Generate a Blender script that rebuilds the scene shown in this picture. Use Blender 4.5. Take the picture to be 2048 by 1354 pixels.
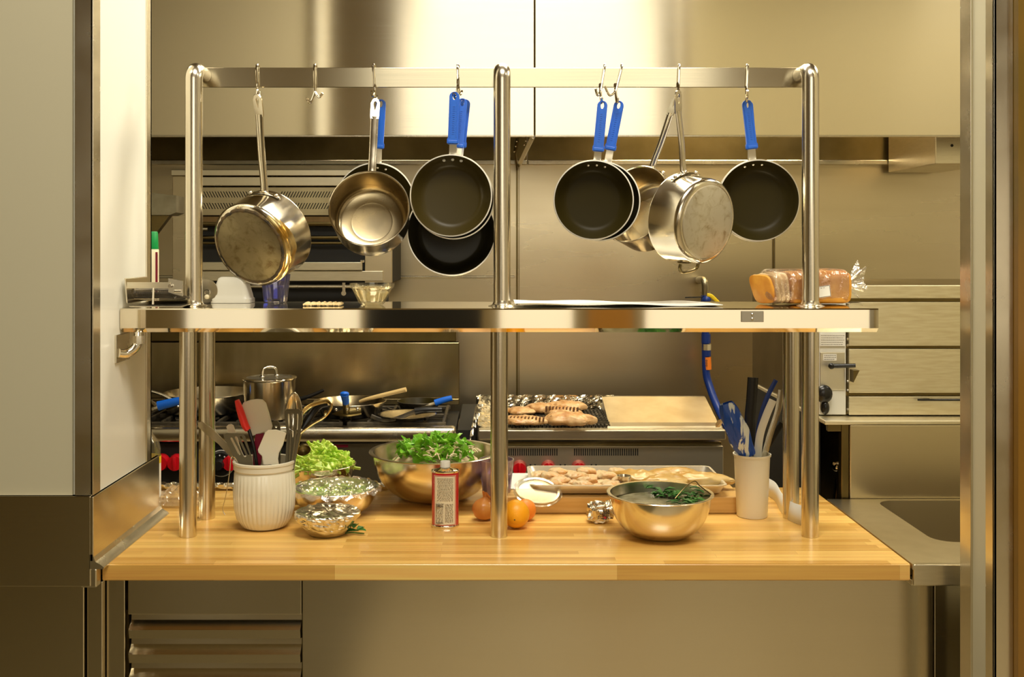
import bpy, bmesh, math, random
from mathutils import Vector, Matrix, noise
random.seed(7)
for o in list(bpy.data.objects): bpy.data.objects.remove(o)
S = bpy.context.scene
COL = S.collection
PI = math.pi
# ---------------------------------------------------------------- camera
F, CX, HY, ZC = 2090.0, 985.0, 490.0, 1.6
cam = bpy.data.cameras.new('camera'); camo = bpy.data.objects.new('camera', cam); COL.objects.link(camo)
camo.location = (0, 0, ZC); camo.rotation_euler = (PI/2, 0, 0)
cam.sensor_width = 36; cam.lens = 36*F/2048; cam.clip_start = 0.05; cam.clip_end = 60
cam.shift_x = (1024-CX)/2048; cam.shift_y = -(677-HY)/2048
S.camera = camo
S.view_settings.view_transform = 'Standard'; S.view_settings.look = 'None'
S.view_settings.gamma = 1; S.view_settings.use_curve_mapping = False
S.view_settings.exposure = -0.1
w = bpy.data.worlds.new('world'); S.world = w; w.use_nodes = True
w.node_tree.nodes['Background'].inputs[0].default_value = (0.9, 0.75, 0.5, 1)
w.node_tree.nodes['Background'].inputs[1].default_value = 0.3

def area(name, loc, size, energy, color=(1, .92, .75), rot=(0, 0, 0)):
    l = bpy.data.lights.new(name, 'AREA'); l.shape = 'RECTANGLE'; l.size, l.size_y = size
    l.energy = energy; l.color = color
    o = bpy.data.objects.new(name, l); COL.objects.link(o); o.location = loc; o.rotation_euler = rot
    return o
CEIL = 4.2
area('aisle_lamp', (.32, 3.25, 3.3), (1.25, .5), 54)
area('aisle_lamp', (2.6, 3.2, 3.3), (1.1, .5), 38)
area('dining_lamp', (2.95, 1.2, 4.15), (.4, .6), 30)
area('dining_lamp', (.25, 1.0, 4.15), (1.5, .9), 125, (1, .93, .79))
area('hood_lamp', (1.1, 4.35, 2.44), (.9, .12), 15, (1, .84, .58))
area('hood_lamp', (-.55, 4.35, 2.44), (.5, .12), 1.0, (1, .84, .58))

# ---------------------------------------------------------------- helpers
def P(px, py, Y): return Vector(((px-CX)*Y/F, Y, ZC-(py-HY)*Y/F))
def XZ(px, py, Y):
    p = P(px, py, Y); return p.x, p.z
def tab(px, py, z=.9):
    Y = (ZC-z)*F/(py-HY); return Vector(((px-CX)*Y/F, Y, z))
ROOT = {}
def tag(o, label=None, cat=None, group=None, kind=None):
    if label: o['label'] = label
    if cat: o['category'] = cat
    if group: o['group'] = group
    if kind: o['kind'] = kind
    return o
def thing(name, label, cat, loc=(0, 0, 0), group=None, M=None):
    o = bpy.data.objects.new(name, None); COL.objects.link(o)
    m = M if M is not None else Matrix.Translation(Vector(loc))
    o.matrix_world = m; ROOT[o] = m.copy(); o.empty_display_size = .02
    return tag(o, label, cat, group)
def obj(name, bm, mat, parent=None, smooth=False, local=False, label=None, solid=0, sub=0):
    if parent is not None:
        if not local: bm.transform(ROOT[parent].inverted())
        loc = None
    else:
        lo = Vector((min(v.co.x for v in bm.verts), min(v.co.y for v in bm.verts), min(v.co.z for v in bm.verts)))
        hi = Vector((max(v.co.x for v in bm.verts), max(v.co.y for v in bm.verts), max(v.co.z for v in bm.verts)))
        loc = Vector(((lo.x+hi.x)/2, (lo.y+hi.y)/2, lo.z))
        bm.transform(Matrix.Translation(-loc))
    bmesh.ops.recalc_face_normals(bm, faces=bm.faces)
    me = bpy.data.meshes.new(name); bm.to_mesh(me); bm.free()
    me.materials.append(mat)
    o = bpy.data.objects.new(name, me); COL.objects.link(o)
    if parent is not None: o.parent = parent; ROOT[o] = ROOT[parent]
    else: o.location = loc; ROOT[o] = Matrix.Translation(loc)
    if smooth:
        for p in me.polygons: p.use_smooth = True
        try: me.set_sharp_from_angle(angle=math.radians(38))
        except Exception: pass
    if solid:
        md = o.modifiers.new('thick', 'SOLIDIFY'); md.thickness = solid; md.offset = 0
    if sub:
        md = o.modifiers.new('sub', 'SUBSURF'); md.levels = sub; md.render_levels = sub
    if label: o['label'] = label
    return o
def struct(name, bm, mat, **k):
    o = obj(name, bm, mat, **k); o['kind'] = 'structure'; return o
def B(): return bmesh.new()
def box(bm, x0, x1, y0, y1, z0, z1, bev=0, M=None, seg=2):
    t = bmesh.new()
    vs = [t.verts.new((x, y, z)) for x in (x0, x1) for y in (y0, y1) for z in (z0, z1)]
    for f in ((0,1,3,2),(4,6,7,5),(0,4,5,1),(2,3,7,6),(0,2,6,4),(1,5,7,3)): t.faces.new([vs[i] for i in f])
    if bev: bmesh.ops.bevel(t, geom=list(t.edges), offset=bev, segments=seg, affect='EDGES', profile=.5)
    if M is not None: t.transform(M)
    join(bm, t); return bm
def join(bm, t):
    me = bpy.data.meshes.new('tmp'); t.to_mesh(me); t.free(); bm.from_mesh(me); bpy.data.meshes.remove(me)
def frame_z(d):
    d = d.normalized(); a = Vector((0, 0, 1)) if abs(d.z) < .9 else Vector((1, 0, 0))
    x = a.cross(d).normalized(); y = d.cross(x)
    return Matrix((x, y, d)).transposed()
def lathe(bm, prof, M=None, seg=48, flute=None, close=False):
    rings = []
    for r, z in prof:
        ring = []
        if r < 1e-6: ring = [bm.verts.new((0, 0, z))]
        else:
            for i in range(seg):
                a = 2*PI*i/seg; rr = r*(1+(flute(a, z) if flute else 0))
                ring.append(bm.verts.new((rr*math.cos(a), rr*math.sin(a), z)))
        rings.append(ring)
    n = len(rings)
    for k in range(n if close else n-1):
        a, b = rings[k], rings[(k+1) % n]
        for i in range(seg):
            j = (i+1) % seg
            try:
                if len(a) == 1 and len(b) == 1: break
                if len(a) == 1: bm.faces.new((a[0], b[i], b[j]))
                elif len(b) == 1: bm.faces.new((a[i], a[j], b[0]))
                else: bm.faces.new((a[i], a[j], b[j], b[i]))
            except ValueError: pass
    if M is not None:
        vs = [v for r in rings for v in r]
        bmesh.ops.transform(bm, matrix=M, verts=vs)
    return bm
def cyl(bm, p0, p1, r, r2=None, seg=24):
    p0, p1 = Vector(p0), Vector(p1); d = p1-p0; L = d.length
    M = Matrix.Translation(p0) @ frame_z(d).to_4x4()
    r2 = r if r2 is None else r2
    return lathe(bm, [(0, 0), (r, 0), (r2, L), (0, L)], M, seg)
def smoothpath(pts, n=6):
    pts = [Vector(p) for p in pts]; out = []
    for i in range(len(pts)-1):
        p0 = pts[max(i-1, 0)]; p1 = pts[i]; p2 = pts[i+1]; p3 = pts[min(i+2, len(pts)-1)]
        for k in range(n):
            t = k/n
            out.append(.5*((2*p1)+(-p0+p2)*t+(2*p0-5*p1+4*p2-p3)*t*t+(-p0+3*p1-3*p2+p3)*t**3))
    out.append(pts[-1]); return out
def tube(bm, pts, r, seg=10, n=6, flat=None, rfun=None, up=None):
    """round (or flattened) bar swept along a smoothed path"""
    pts = smoothpath(pts, n) if n > 1 else [Vector(p) for p in pts]
    rings = []; prev = None
    for i, p in enumerate(pts):
        d = (pts[min(i+1, len(pts)-1)]-pts[max(i-1, 0)]).normalized()
        if prev is None:
            u = Vector(up) if up else (Vector((0, 1, 0)) if abs(d.y) < .9 else Vector((1, 0, 0)))
        else: u = prev
        u = (u-d*u.dot(d)).normalized(); v = d.cross(u); prev = u
        t = i/(len(pts)-1); rr = rfun(t) if rfun else (r, r)
        if flat: rr = (r, r*flat) if not rfun else rr
        if not isinstance(rr, tuple): rr = (rr, rr)
        rings.append([bm.verts.new(p+u*rr[1]*math.cos(2*PI*k/seg)+v*rr[0]*math.sin(2*PI*k/seg)) for k in range(seg)])
    for a, b in zip(rings, rings[1:]):
        for k in range(seg): bm.faces.new((a[k], a[(k+1) % seg], b[(k+1) % seg], b[k]))
    bm.faces.new(rings[0][::-1]); bm.faces.new(rings[-1]); return bm
def plate(bm, outer, holes=(), th=.004, M=None):
    """flat shape with holes in local xy, thickness along z"""
    t = bmesh.new(); es = []
    for loop in [outer]+list(holes):
        vs = [t.verts.new((x, y, 0)) for x, y in loop]
        for i in range(len(vs)): es.append(t.edges.new((vs[i], vs[(i+1) % len(vs)])))
    bmesh.ops.triangle_fill(t, use_beauty=True, edges=es)
    g = bmesh.ops.extrude_face_region(t, geom=list(t.faces))
    bmesh.ops.translate(t, vec=(0, 0, th), verts=[e for e in g['geom'] if isinstance(e, bmesh.types.BMVert)])
    t.transform(Matrix.Translation((0, 0, -th/2)))
    if M is not None: t.transform(M)
    join(bm, t); return bm
def ell(cx, cy, rx, ry, n=20): return [(cx+rx*math.cos(2*PI*i/n), cy+ry*math.sin(2*PI*i/n)) for i in range(n)]
def rrect(x0, x1, y0, y1, r, n=5):
    out = []
    for cx, cy, a0 in ((x1-r, y1-r, 0), (x0+r, y1-r, PI/2), (x0+r, y0+r, PI), (x1-r, y0+r, 1.5*PI)):
        for i in range(n+1):
            a = a0+PI/2*i/n; out.append((cx+r*math.cos(a), cy+r*math.sin(a)))
    return out
def blob(bm, c, rad, lump=.15, freq=20, seed=0, sub=3, M=None, flatz=None):
    t = bmesh.new(); bmesh.ops.create_icosphere(t, subdivisions=sub, radius=1)
    for v in t.verts:
        q = Vector((v.co.x*rad[0], v.co.y*rad[1], v.co.z*rad[2]))
        k = 1+lump*noise.noise(q*freq+Vector((seed*7.3, seed*3.1, seed)))
        v.co = q*k
        if flatz is not None and v.co.z < flatz: v.co.z = flatz
    if M is not None: t.transform(M)
    t.transform(Matrix.Translation(Vector(c))); join(bm, t); return bm
def grid(bm, nu, nv, fn):
    g = [[bm.verts.new(fn(i/nu, j/nv)) for j in range(nv+1)] for i in range(nu+1)]
    for i in range(nu):
        for j in range(nv): bm.faces.new((g[i][j], g[i+1][j], g[i+1][j+1], g[i][j+1]))
    return bm
def prismx(bm, prof, x0, x1):
    """profile of (y,z) swept from x0 to x1"""
    a = [bm.verts.new((x0, y, z)) for y, z in prof]; b = [bm.verts.new((x1, y, z)) for y, z in prof]
    n = len(prof)
    for i in range(n): bm.faces.new((a[i], a[(i+1) % n], b[(i+1) % n], b[i]))
    bm.faces.new(a[::-1]); bm.faces.new(b); return bm
def textmesh(s, size, M, bm, bold=False):
    c = bpy.data.curves.new('t', 'FONT'); c.body = s; c.size = size; c.align_x = 'CENTER'; c.align_y = 'CENTER'; c.extrude = .0002
    o = bpy.data.objects.new('t', c); COL.objects.link(o)
    dg = bpy.context.evaluated_depsgraph_get(); me = bpy.data.meshes.new_from_object(o.evaluated_get(dg))
    me.transform(M); bm.from_mesh(me); bpy.data.objects.remove(o); bpy.data.meshes.remove(me); return bm
RX = Matrix.Rotation(PI/2, 4, 'X')     # local xy plane -> facing the camera (-Y)

# ---------------------------------------------------------------- materials
def newmat(name):
    m = bpy.data.materials.new(name); m.use_nodes = True
    nt = m.node_tree; return m, nt, nt.nodes['Principled BSDF']
def mat(name, col, rough=.5, metal=0, col2=None, nscale=8, stretch=(1, 1, 1), bump=0, bscale=40, rvar=0, trans=0, ior=1.45,
        aniso=None, coat=0, sss=0, thr=(.35, .65), emit=0, spec=None, alpha=None):
    m, nt, b = newmat(name); L = nt.links
    b.inputs['Base Color'].default_value = (*col, 1); b.inputs['Roughness'].default_value = rough
    b.inputs['Metallic'].default_value = metal; b.inputs['Transmission Weight'].default_value = trans; b.inputs['IOR'].default_value = ior
    if coat: b.inputs['Coat Weight'].default_value = coat; b.inputs['Coat Roughness'].default_value = .12
    if sss: b.inputs['Subsurface Weight'].default_value = sss; b.inputs['Subsurface Radius'].default_value = (.02, .01, .005); b.inputs['Subsurface Scale'].default_value = .3
    if emit: b.inputs['Emission Color'].default_value = (*col, 1); b.inputs['Emission Strength'].default_value = emit
    if spec is not None: b.inputs['Specular IOR Level'].default_value = spec
    if alpha is not None: b.inputs['Alpha'].default_value = alpha
    tc = nt.nodes.new('ShaderNodeTexCoord'); mp = nt.nodes.new('ShaderNodeMapping'); mp.inputs['Scale'].default_value = stretch
    L.new(tc.outputs['Object'], mp.inputs[0])
    if col2 is not None or rvar:
        n = nt.nodes.new('ShaderNodeTexNoise'); n.inputs['Scale'].default_value = nscale; n.inputs['Detail'].default_value = 5
        L.new(mp.outputs[0], n.inputs['Vector'])
        if col2 is not None:
            r = nt.nodes.new('ShaderNodeValToRGB'); r.color_ramp.elements[0].color = (*col, 1); r.color_ramp.elements[1].color = (*col2, 1)
            r.color_ramp.elements[0].position, r.color_ramp.elements[1].position = thr
            L.new(n.outputs[0], r.inputs[0]); L.new(r.outputs[0], b.inputs['Base Color'])
        if rvar:
            mr = nt.nodes.new('ShaderNodeMapRange'); mr.inputs['To Min'].default_value = rough-rvar; mr.inputs['To Max'].default_value = rough+rvar
            mr.inputs['From Min'].default_value = .3; mr.inputs['From Max'].default_value = .7
            L.new(n.outputs[0], mr.inputs[0]); L.new(mr.outputs[0], b.inputs['Roughness'])
    if bump:
        n2 = nt.nodes.new('ShaderNodeTexNoise'); n2.inputs['Scale'].default_value = bscale; n2.inputs['Detail'].default_value = 3
        L.new(mp.outputs[0], n2.inputs['Vector'])
        bp = nt.nodes.new('ShaderNodeBump'); bp.inputs['Strength'].default_value = bump; bp.inputs['Distance'].default_value = .002
        L.new(n2.outputs[0], bp.inputs['Height']); L.new(bp.outputs[0], b.inputs['Normal'])
    if aniso:
        b.inputs['Anisotropic'].default_value = aniso[0]
        cx = nt.nodes.new('ShaderNodeCombineXYZ')
        for i in range(3): cx.inputs[i].default_value = aniso[1][i]
        L.new(cx.outputs[0], b.inputs['Tangent'])
    return m
STL = (.70, .61, .44)
M = {}
M['hood'] = mat('brushed_hood_steel', (.74, .66, .49), .165, 1, col2=(.74, .665, .50), nscale=2, stretch=(1, 1, 160), aniso=(.93, (0, 0, 1)), rvar=.01)
M['wallsteel'] = mat('wall_steel', (.72, .63, .45), .30, 1, col2=(.64, .55, .37), nscale=1.5, stretch=(.4, 1, 3), rvar=.05, bump=.02, bscale=1.2)
M['panel'] = mat('cabinet_steel', (.62, .55, .395), .21, 1, col2=(.60, .53, .375), nscale=2, stretch=(1, 1, 160), aniso=(.88, (0, 0, 1)), rvar=.015)
M['steel'] = mat('steel', (.74, .68, .54), .24, 1, rvar=.05, nscale=12)
M['tube'] = mat('tube_steel', (.74, .68, .55), .22, 1, col2=(.68, .61, .47), nscale=5, stretch=(6, 6, .4), rvar=.04)
M['mirror'] = mat('polished_shelf_steel', (.80, .73, .58), .05, 1, bump=.10, bscale=2.2, stretch=(1, 1, .6))
M['satin'] = mat('satin_steel', (.82, .75, .58), .30, 1, col2=(.76, .69, .52), nscale=20, stretch=(1, 1, 8))
M['darksteel'] = mat('dark_steel', (.22, .165, .07), .33, 1, col2=(.16, .12, .045), nscale=6)
M['steamer'] = mat('steamer_steel', (.94, .88, .70), .42, 1, col2=(.80, .72, .52), nscale=14, stretch=(1, 1, 10), rvar=.05)
M['chrome'] = mat('chrome', (.85, .8, .7), .1, 1)
M['potsteel'] = mat('pot_steel', (.82, .77, .66), .17, 1, col2=(.70, .62, .46), nscale=9, rvar=.07)
M['potin'] = mat('pot_inside_steel', (.50, .42, .27), .24, 1, col2=(.42, .33, .18), nscale=14, rvar=.05)
M['alu'] = mat('aluminium', (.80, .76, .66), .38, 1)
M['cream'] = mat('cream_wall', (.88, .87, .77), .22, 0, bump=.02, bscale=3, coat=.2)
M['creamfront'] = mat('cream_front_wall', (.54, .50, .35), .5, 0)  # same cream wall, darkened in colour for its dimmer front faces
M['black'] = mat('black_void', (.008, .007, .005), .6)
M['iron'] = mat('cast_iron', (.035, .03, .022), .45, .5, col2=(.10, .08, .05), nscale=30, bump=.3, bscale=120)
M['blackplastic'] = mat('black_plastic', (.012, .011, .010), .25)
M['greyplastic'] = mat('olive_grey_nylon', (.12, .10, .055), .38)
M['nonstick'] = mat('nonstick_coating', (.026, .019, .003), .45, 0, bump=.05, bscale=500, spec=.16)
M['nonstickbrown'] = mat('nonstick_coating_worn_brown', (.044, .031, .005), .42, 0, bump=.05, bscale=500, spec=.3)
M['nonstick2'] = mat('nonstick_coating_dark', (.010, .008, .003), .32, 0, spec=.3)
M['bluehandle'] = mat('blue_silicone', (.008, .13, .66), .32, 0, spec=.6)
M['bluedark'] = mat('blue_hose', (.008, .035, .22), .35)
M['red'] = mat('red_plastic', (.55, .006, .012), .25, coat=.4)
M['redspat'] = mat('red_silicone', (.8, .03, .02), .4)
M['burg'] = mat('burgundy_plastic', (.22, .008, .03), .35)
M['whitesil'] = mat('white_silicone', (.80, .73, .55), .4, 0, sss=.2)
M['whiteplas'] = mat('white_plastic', (.78, .77, .70), .35)
M['ceramic'] = mat('cream_ceramic', (.74, .69, .53), .22, 0, coat=.5)
M['paper'] = mat('paper', (.85, .84, .78), .7)
M['label'] = mat('label_paper', (.72, .64, .44), .6)
M['ink'] = mat('ink', (.10, .07, .04), .7)
M['redtin'] = mat('red_tin', (.50, .012, .02), .25, coat=.5)
M['yellow'] = mat('yellow_label', (.85, .62, .02), .5)
M['green'] = mat('green_cap', (.0, .27, .055), .35)
M['orange'] = mat('orange_tag', (.95, .25, .02), .5)
M['citrus'] = mat('orange_peel', (.88, .36, .008), .4, col2=(.92, .42, .01), nscale=20, bump=.25, bscale=350)
M['tanger'] = mat('tangerine_peel', (.80, .24, .02), .4, bump=.25, bscale=350)
M['onion'] = mat('onion_skin', (.52, .16, .03), .3, col2=(.68, .30, .06), nscale=14, stretch=(1, 1, .25))
M['celery'] = mat('cut_celery', (.45, .74, .04), .35, col2=(.74, .90, .20), nscale=25, sss=.2)
M['leaf'] = mat('leaf_green', (.13, .42, .012), .4, col2=(.34, .66, .05), nscale=30)
M['herb'] = mat('herb_green', (.02, .10, .015), .5, col2=(.05, .18, .02), nscale=30)
M['shred'] = mat('shredded_vegetable', (.80, .58, .36), .5, col2=(.88, .76, .52), nscale=60)
M['chicken'] = mat('grilled_chicken', (.42, .19, .05), .45, col2=(.66, .42, .19), nscale=30, bump=.5, bscale=80, coat=.2)
M['charmark'] = mat('grill_marks', (.14, .06, .02), .5)
M['raw'] = mat('pale_chicken', (.78, .60, .35), .35, col2=(.66, .30, .05), nscale=30, bump=.4, bscale=60, sss=.2, thr=(.42, .72))
M['bread'] = mat('bread_crust', (.55, .19, .008), .5, col2=(.78, .38, .05), nscale=16, bump=.15, bscale=90)
M['crumb'] = mat('bread_crumb', (.85, .62, .32), .7, bump=.3, bscale=200)
M['grated'] = mat('grated_cheese', (.92, .72, .34), .6, col2=(.96, .84, .55), nscale=120)
M['cracker'] = mat('cracker', (.72, .52, .22), .7, col2=(.82, .68, .40), nscale=200)
M['parch'] = mat('golden_wrap', (.52, .26, .02), .35, col2=(.74, .54, .22), nscale=14, bump=.5, bscale=18, coat=.3)
M['boardwood'] = mat('cutting_board_wood', (.72, .46, .16), .4, col2=(.62, .36, .10), nscale=4, stretch=(1, 18, 18))
M['spoonwood'] = mat('spoon_wood', (.68, .48, .20), .5)
M['tray'] = mat('sheet_pan_aluminium', (.86, .82, .72), .4, 1)
M['floor'] = mat('floor_tile', (.42, .34, .20), .4, col2=(.34, .27, .15), nscale=6)
M['ceil'] = mat('ceiling_paint', (.30, .23, .12), .8)
M['brown'] = mat('brown_wood_panel', (.20, .12, .035), .5, col2=(.26, .16, .05), nscale=3, stretch=(8, 8, .5))
M['tanwall'] = mat('tan_wall', (.36, .27, .12), .7)
M['creamwall'] = mat('cream_room_wall', (.78, .72, .56), .8)
M['orangewood'] = mat('orange_wood', (.55, .26, .04), .4)
def foilmat(name, col=(.74, .69, .56), sc=42):
    m, nt, b = newmat(name); L = nt.links
    b.inputs['Base Color'].default_value = (*col, 1); b.inputs['Metallic'].default_value = 1; b.inputs['Roughness'].default_value = .24
    tc = nt.nodes.new('ShaderNodeTexCoord'); n = nt.nodes.new('ShaderNodeTexVoronoi'); n.inputs['Scale'].default_value = sc
    L.new(tc.outputs['Object'], n.inputs['Vector'])
    bp = nt.nodes.new('ShaderNodeBump'); bp.inputs['Strength'].default_value = .22; bp.inputs['Distance'].default_value = .006
    L.new(n.outputs['Distance'], bp.inputs['Height']); L.new(bp.outputs[0], b.inputs['Normal']); return m
M['foil'] = foilmat('aluminium_foil')
def film(name, col=(1, 1, 1), g=.16, bump=.6, sc=40, white=0.0, k=.6):
    m, nt, b = newmat(name); L = nt.links; nt.nodes.remove(b); out = nt.nodes['Material Output']
    tr = nt.nodes.new('ShaderNodeBsdfTransparent'); tr.inputs[0].default_value = (*col, 1)
    gl = nt.nodes.new('ShaderNodeBsdfGlossy'); gl.inputs['Roughness'].default_value = .08; gl.inputs[0].default_value = (1, .97, .9, 1)
    df = nt.nodes.new('ShaderNodeBsdfDiffuse'); df.inputs[0].default_value = (.9, .87, .78, 1)
    lw = nt.nodes.new('ShaderNodeLayerWeight'); lw.inputs[0].default_value = .35
    ma = nt.nodes.new('ShaderNodeMath'); ma.operation = 'MULTIPLY_ADD'; ma.inputs[1].default_value = k; ma.inputs[2].default_value = g
    mx = nt.nodes.new('ShaderNodeMixShader'); mx2 = nt.nodes.new('ShaderNodeMixShader'); mx2.inputs[0].default_value = white
    tc = nt.nodes.new('ShaderNodeTexCoord'); n = nt.nodes.new('ShaderNodeTexNoise'); n.inputs['Scale'].default_value = sc; n.inputs['Detail'].default_value = 4
    bp = nt.nodes.new('ShaderNodeBump'); bp.inputs['Strength'].default_value = bump; bp.inputs['Distance'].default_value = .01
    L.new(tc.outputs['Object'], n.inputs[0]); L.new(n.outputs[0], bp.inputs['Height'])
    L.new(bp.outputs[0], gl.inputs['Normal']); L.new(bp.outputs[0], lw.inputs['Normal'])
    L.new(lw.outputs['Fresnel'], ma.inputs[0]); L.new(ma.outputs[0], mx.inputs[0])
    L.new(tr.outputs[0], mx.inputs[1]); L.new(gl.outputs[0], mx.inputs[2])
    L.new(mx.outputs[0], mx2.inputs[1]); L.new(df.outputs[0], mx2.inputs[2]); L.new(mx2.outputs[0], out.inputs[0]); return m
M['film'] = film('clear_plastic_film', white=.10)
M['bag'] = film('bread_bag_film', g=.15, sc=34, bump=1.0, white=.05)
M['glass'] = film('clear_glass', (.95, .95, .90), g=.05, bump=0, white=.03, k=.4)
M['purple'] = film('purple_tinted_plastic', (.70, .62, .86), g=.10, bump=0, white=.10)
M['blueplas'] = film('blue_tinted_plastic', (.30, .38, .95), g=.10, bump=0, white=.04)
def butcher():
    m, nt, b = newmat('butcher_block_maple'); L = nt.links
    tc = nt.nodes.new('ShaderNodeTexCoord')
    br = nt.nodes.new('ShaderNodeTexBrick'); br.inputs['Scale'].default_value = 1
    br.inputs['Color1'].default_value = (.85, .53, .15, 1); br.inputs['Color2'].default_value = (.50, .23, .028, 1)
    br.inputs['Mortar'].default_value = (.62, .36, .09, 1); br.inputs['Mortar Size'].default_value = .0005; br.inputs['Bias'].default_value = -.25
    br.inputs['Brick Width'].default_value = .62; br.inputs['Row Height'].default_value = .024; br.offset = .37; br.squash_frequency = 3; br.squash = .8
    L.new(tc.outputs['Object'], br.inputs['Vector'])
    mp = nt.nodes.new('ShaderNodeMapping'); mp.inputs['Scale'].default_value = (1.2, 40, 40); L.new(tc.outputs['Object'], mp.inputs[0])
    n = nt.nodes.new('ShaderNodeTexNoise'); n.inputs['Scale'].default_value = 3; n.inputs['Detail'].default_value = 6; L.new(mp.outputs[0], n.inputs[0])
    mx = nt.nodes.new('ShaderNodeMixRGB'); mx.blend_type = 'OVERLAY'; mx.inputs[0].default_value = .35
    L.new(br.outputs[0], mx.inputs[1]); L.new(n.outputs[0], mx.inputs[2]); L.new(mx.outputs[0], b.inputs['Base Color'])
    b.inputs['Roughness'].default_value = .3; b.inputs['Coat Weight'].default_value = .3; b.inputs['Coat Roughness'].default_value = .15
    return m
M['butcher'] = butcher()
def burnt(name, c1, c2, c3):
    m, nt, b = newmat(name); L = nt.links; tc = nt.nodes.new('ShaderNodeTexCoord')
    n = nt.nodes.new('ShaderNodeTexNoise'); n.inputs['Scale'].default_value = 38; n.inputs['Detail'].default_value = 10; n.inputs['Roughness'].default_value = .65
    n.inputs['Distortion'].default_value = .6
    L.new(tc.outputs['Object'], n.inputs[0]); r = nt.nodes.new('ShaderNodeValToRGB')
    e = r.color_ramp.elements; e[0].position = .28; e[0].color = (*c3, 1); e[1].position = .7; e[1].color = (*c1, 1)
    k = e.new(.42); k.color = (*c2, 1); k = e.new(.52); k.color = (*c1, 1)
    L.new(n.outputs[0], r.inputs[0]); L.new(r.outputs[0], b.inputs['Base Color'])
    b.inputs['Metallic'].default_value = .85; b.inputs['Roughness'].default_value = .42; return m
M['burnt'] = burnt('used_pan_base', (.25, .20, .105), (.20, .155, .075), (.12, .08, .03))
M['burntlight'] = burnt('pale_used_pan_base', (.68, .63, .50), (.60, .54, .39), (.38, .28, .15))
M['soot'] = mat('burnt_ring', (.02, .014, .006), .5, col2=(.12, .07, .02), nscale=40)
def tilemat():
    m, nt, b = newmat('dark_glass_tile'); L = nt.links; tc = nt.nodes.new('ShaderNodeTexCoord'); mp = nt.nodes.new('ShaderNodeMapping')
    mp.inputs['Rotation'].default_value = (PI/2, 0, 0); L.new(tc.outputs['Object'], mp.inputs[0])
    br = nt.nodes.new('ShaderNodeTexBrick'); br.inputs['Scale'].default_value = 1; br.offset = 0
    br.inputs['Color1'].default_value = (.10, .065, .015, 1); br.inputs['Color2'].default_value = (.17, .12, .04, 1); br.inputs['Mortar'].default_value = (.55, .5, .38, 1)
    br.inputs['Mortar Size'].default_value = .001; br.inputs['Brick Width'].default_value = .08; br.inputs['Row Height'].default_value = .04
    L.new(mp.outputs[0], br.inputs['Vector']); L.new(br.outputs[0], b.inputs['Base Color']); b.inputs['Roughness'].default_value = .2; return m
M['tile'] = tilemat()

# ---------------------------------------------------------------- room shell
b = B(); box(b, -4.5, 4.5, -3.2, 5.0, -.1, 0); struct('floor', b, M['floor'])
b = B(); box(b, -4.5, 4.5, -3.2, 5.0, CEIL, CEIL+.1); struct('ceiling', b, M['ceil'])
b = B(); box(b, -4.5, 4.5, 4.75, 4.95, 0, CEIL); struct('wall_back', b, M['wallsteel'])
b = B(); box(b, -4.6, -4.5, -3.2, 5.0, 0, CEIL); struct('wall_far_left', b, M['tanwall'])
b = B(); box(b, 4.5, 4.6, -3.2, 5.0, 0, CEIL); struct('wall_far_right', b, M['creamwall'])
b = B(); box(b, -4.5, 4.5, -3.2, -3.0, 0, CEIL); struct('wall_front', b, M['tanwall'])
# rear wall: unseen glowing, dark and brown panels added for bands reflected in steel
M['window'] = mat('window_daylight', (1, .97, .85), .5, emit=2.1)  # glow added to brighten bands mirrored in the hood and shelf
M['window2'] = mat('window_daylight_soft', (1, .93, .76), .5, emit=.85)
def rearpanel(name, x0, x1, z0, z1, m, d=.03):
    b = B(); box(b, x0, x1, -3.0, -3.0+d, z0, z1); return struct(name, b, m)
o = None
b = B(); box(b, -4.2, -.5, -2.8, 1.9, .0005, .012, .003); o = obj('floor_mat', b, mat('dark_rubber', (.11, .085, .035), .6)); tag(o, 'dark rubber mat on the floor in front of the counter at left', 'mat')  # unseen mat added so the left steel mirrors a darker floor
rearpanel('window_1', -.96, 1.72, 2.15, 4.15, M['window'])
rearpanel('window_2', 4.3, 4.48, 2.15, 4.15, M['window'])
rearpanel('window_3', -2.38, -2.26, 2.1, 4.15, M['window2'])
rearpanel('trim_9', -4.4, -3.0, 1.0, 4.15, M['brown'])
rearpanel('trim_10', 3.45, 4.25, 1.0, 4.15, M['brown'])
rearpanel('trim_11', -2.95, -2.45, 0, 4.15, M['tanwall'], .02)
rearpanel('trim_12', -2.1, -1.0, 2.2, 4.15, M['tanwall'], .05)
rearpanel('window_4', 1.15, 4.4, .9, 2.1, M['window2'])
rearpanel('window_5', -2.3, -1.7, .9, 2.05, M['window2'])
rearpanel('window_6', -1.28, -1.0, .9, 2.05, M['window2'])
rearpanel('window_7', .05, .6, .9, 2.05, M['window2'])
rearpanel('door_1', -.95, -.08, 0, 2.1, M['black'])  # this and the next panel added for bands mirrored in the shelf
rearpanel('door_2', .72, 1.05, 0, 2.1, M['orangewood'])

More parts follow.
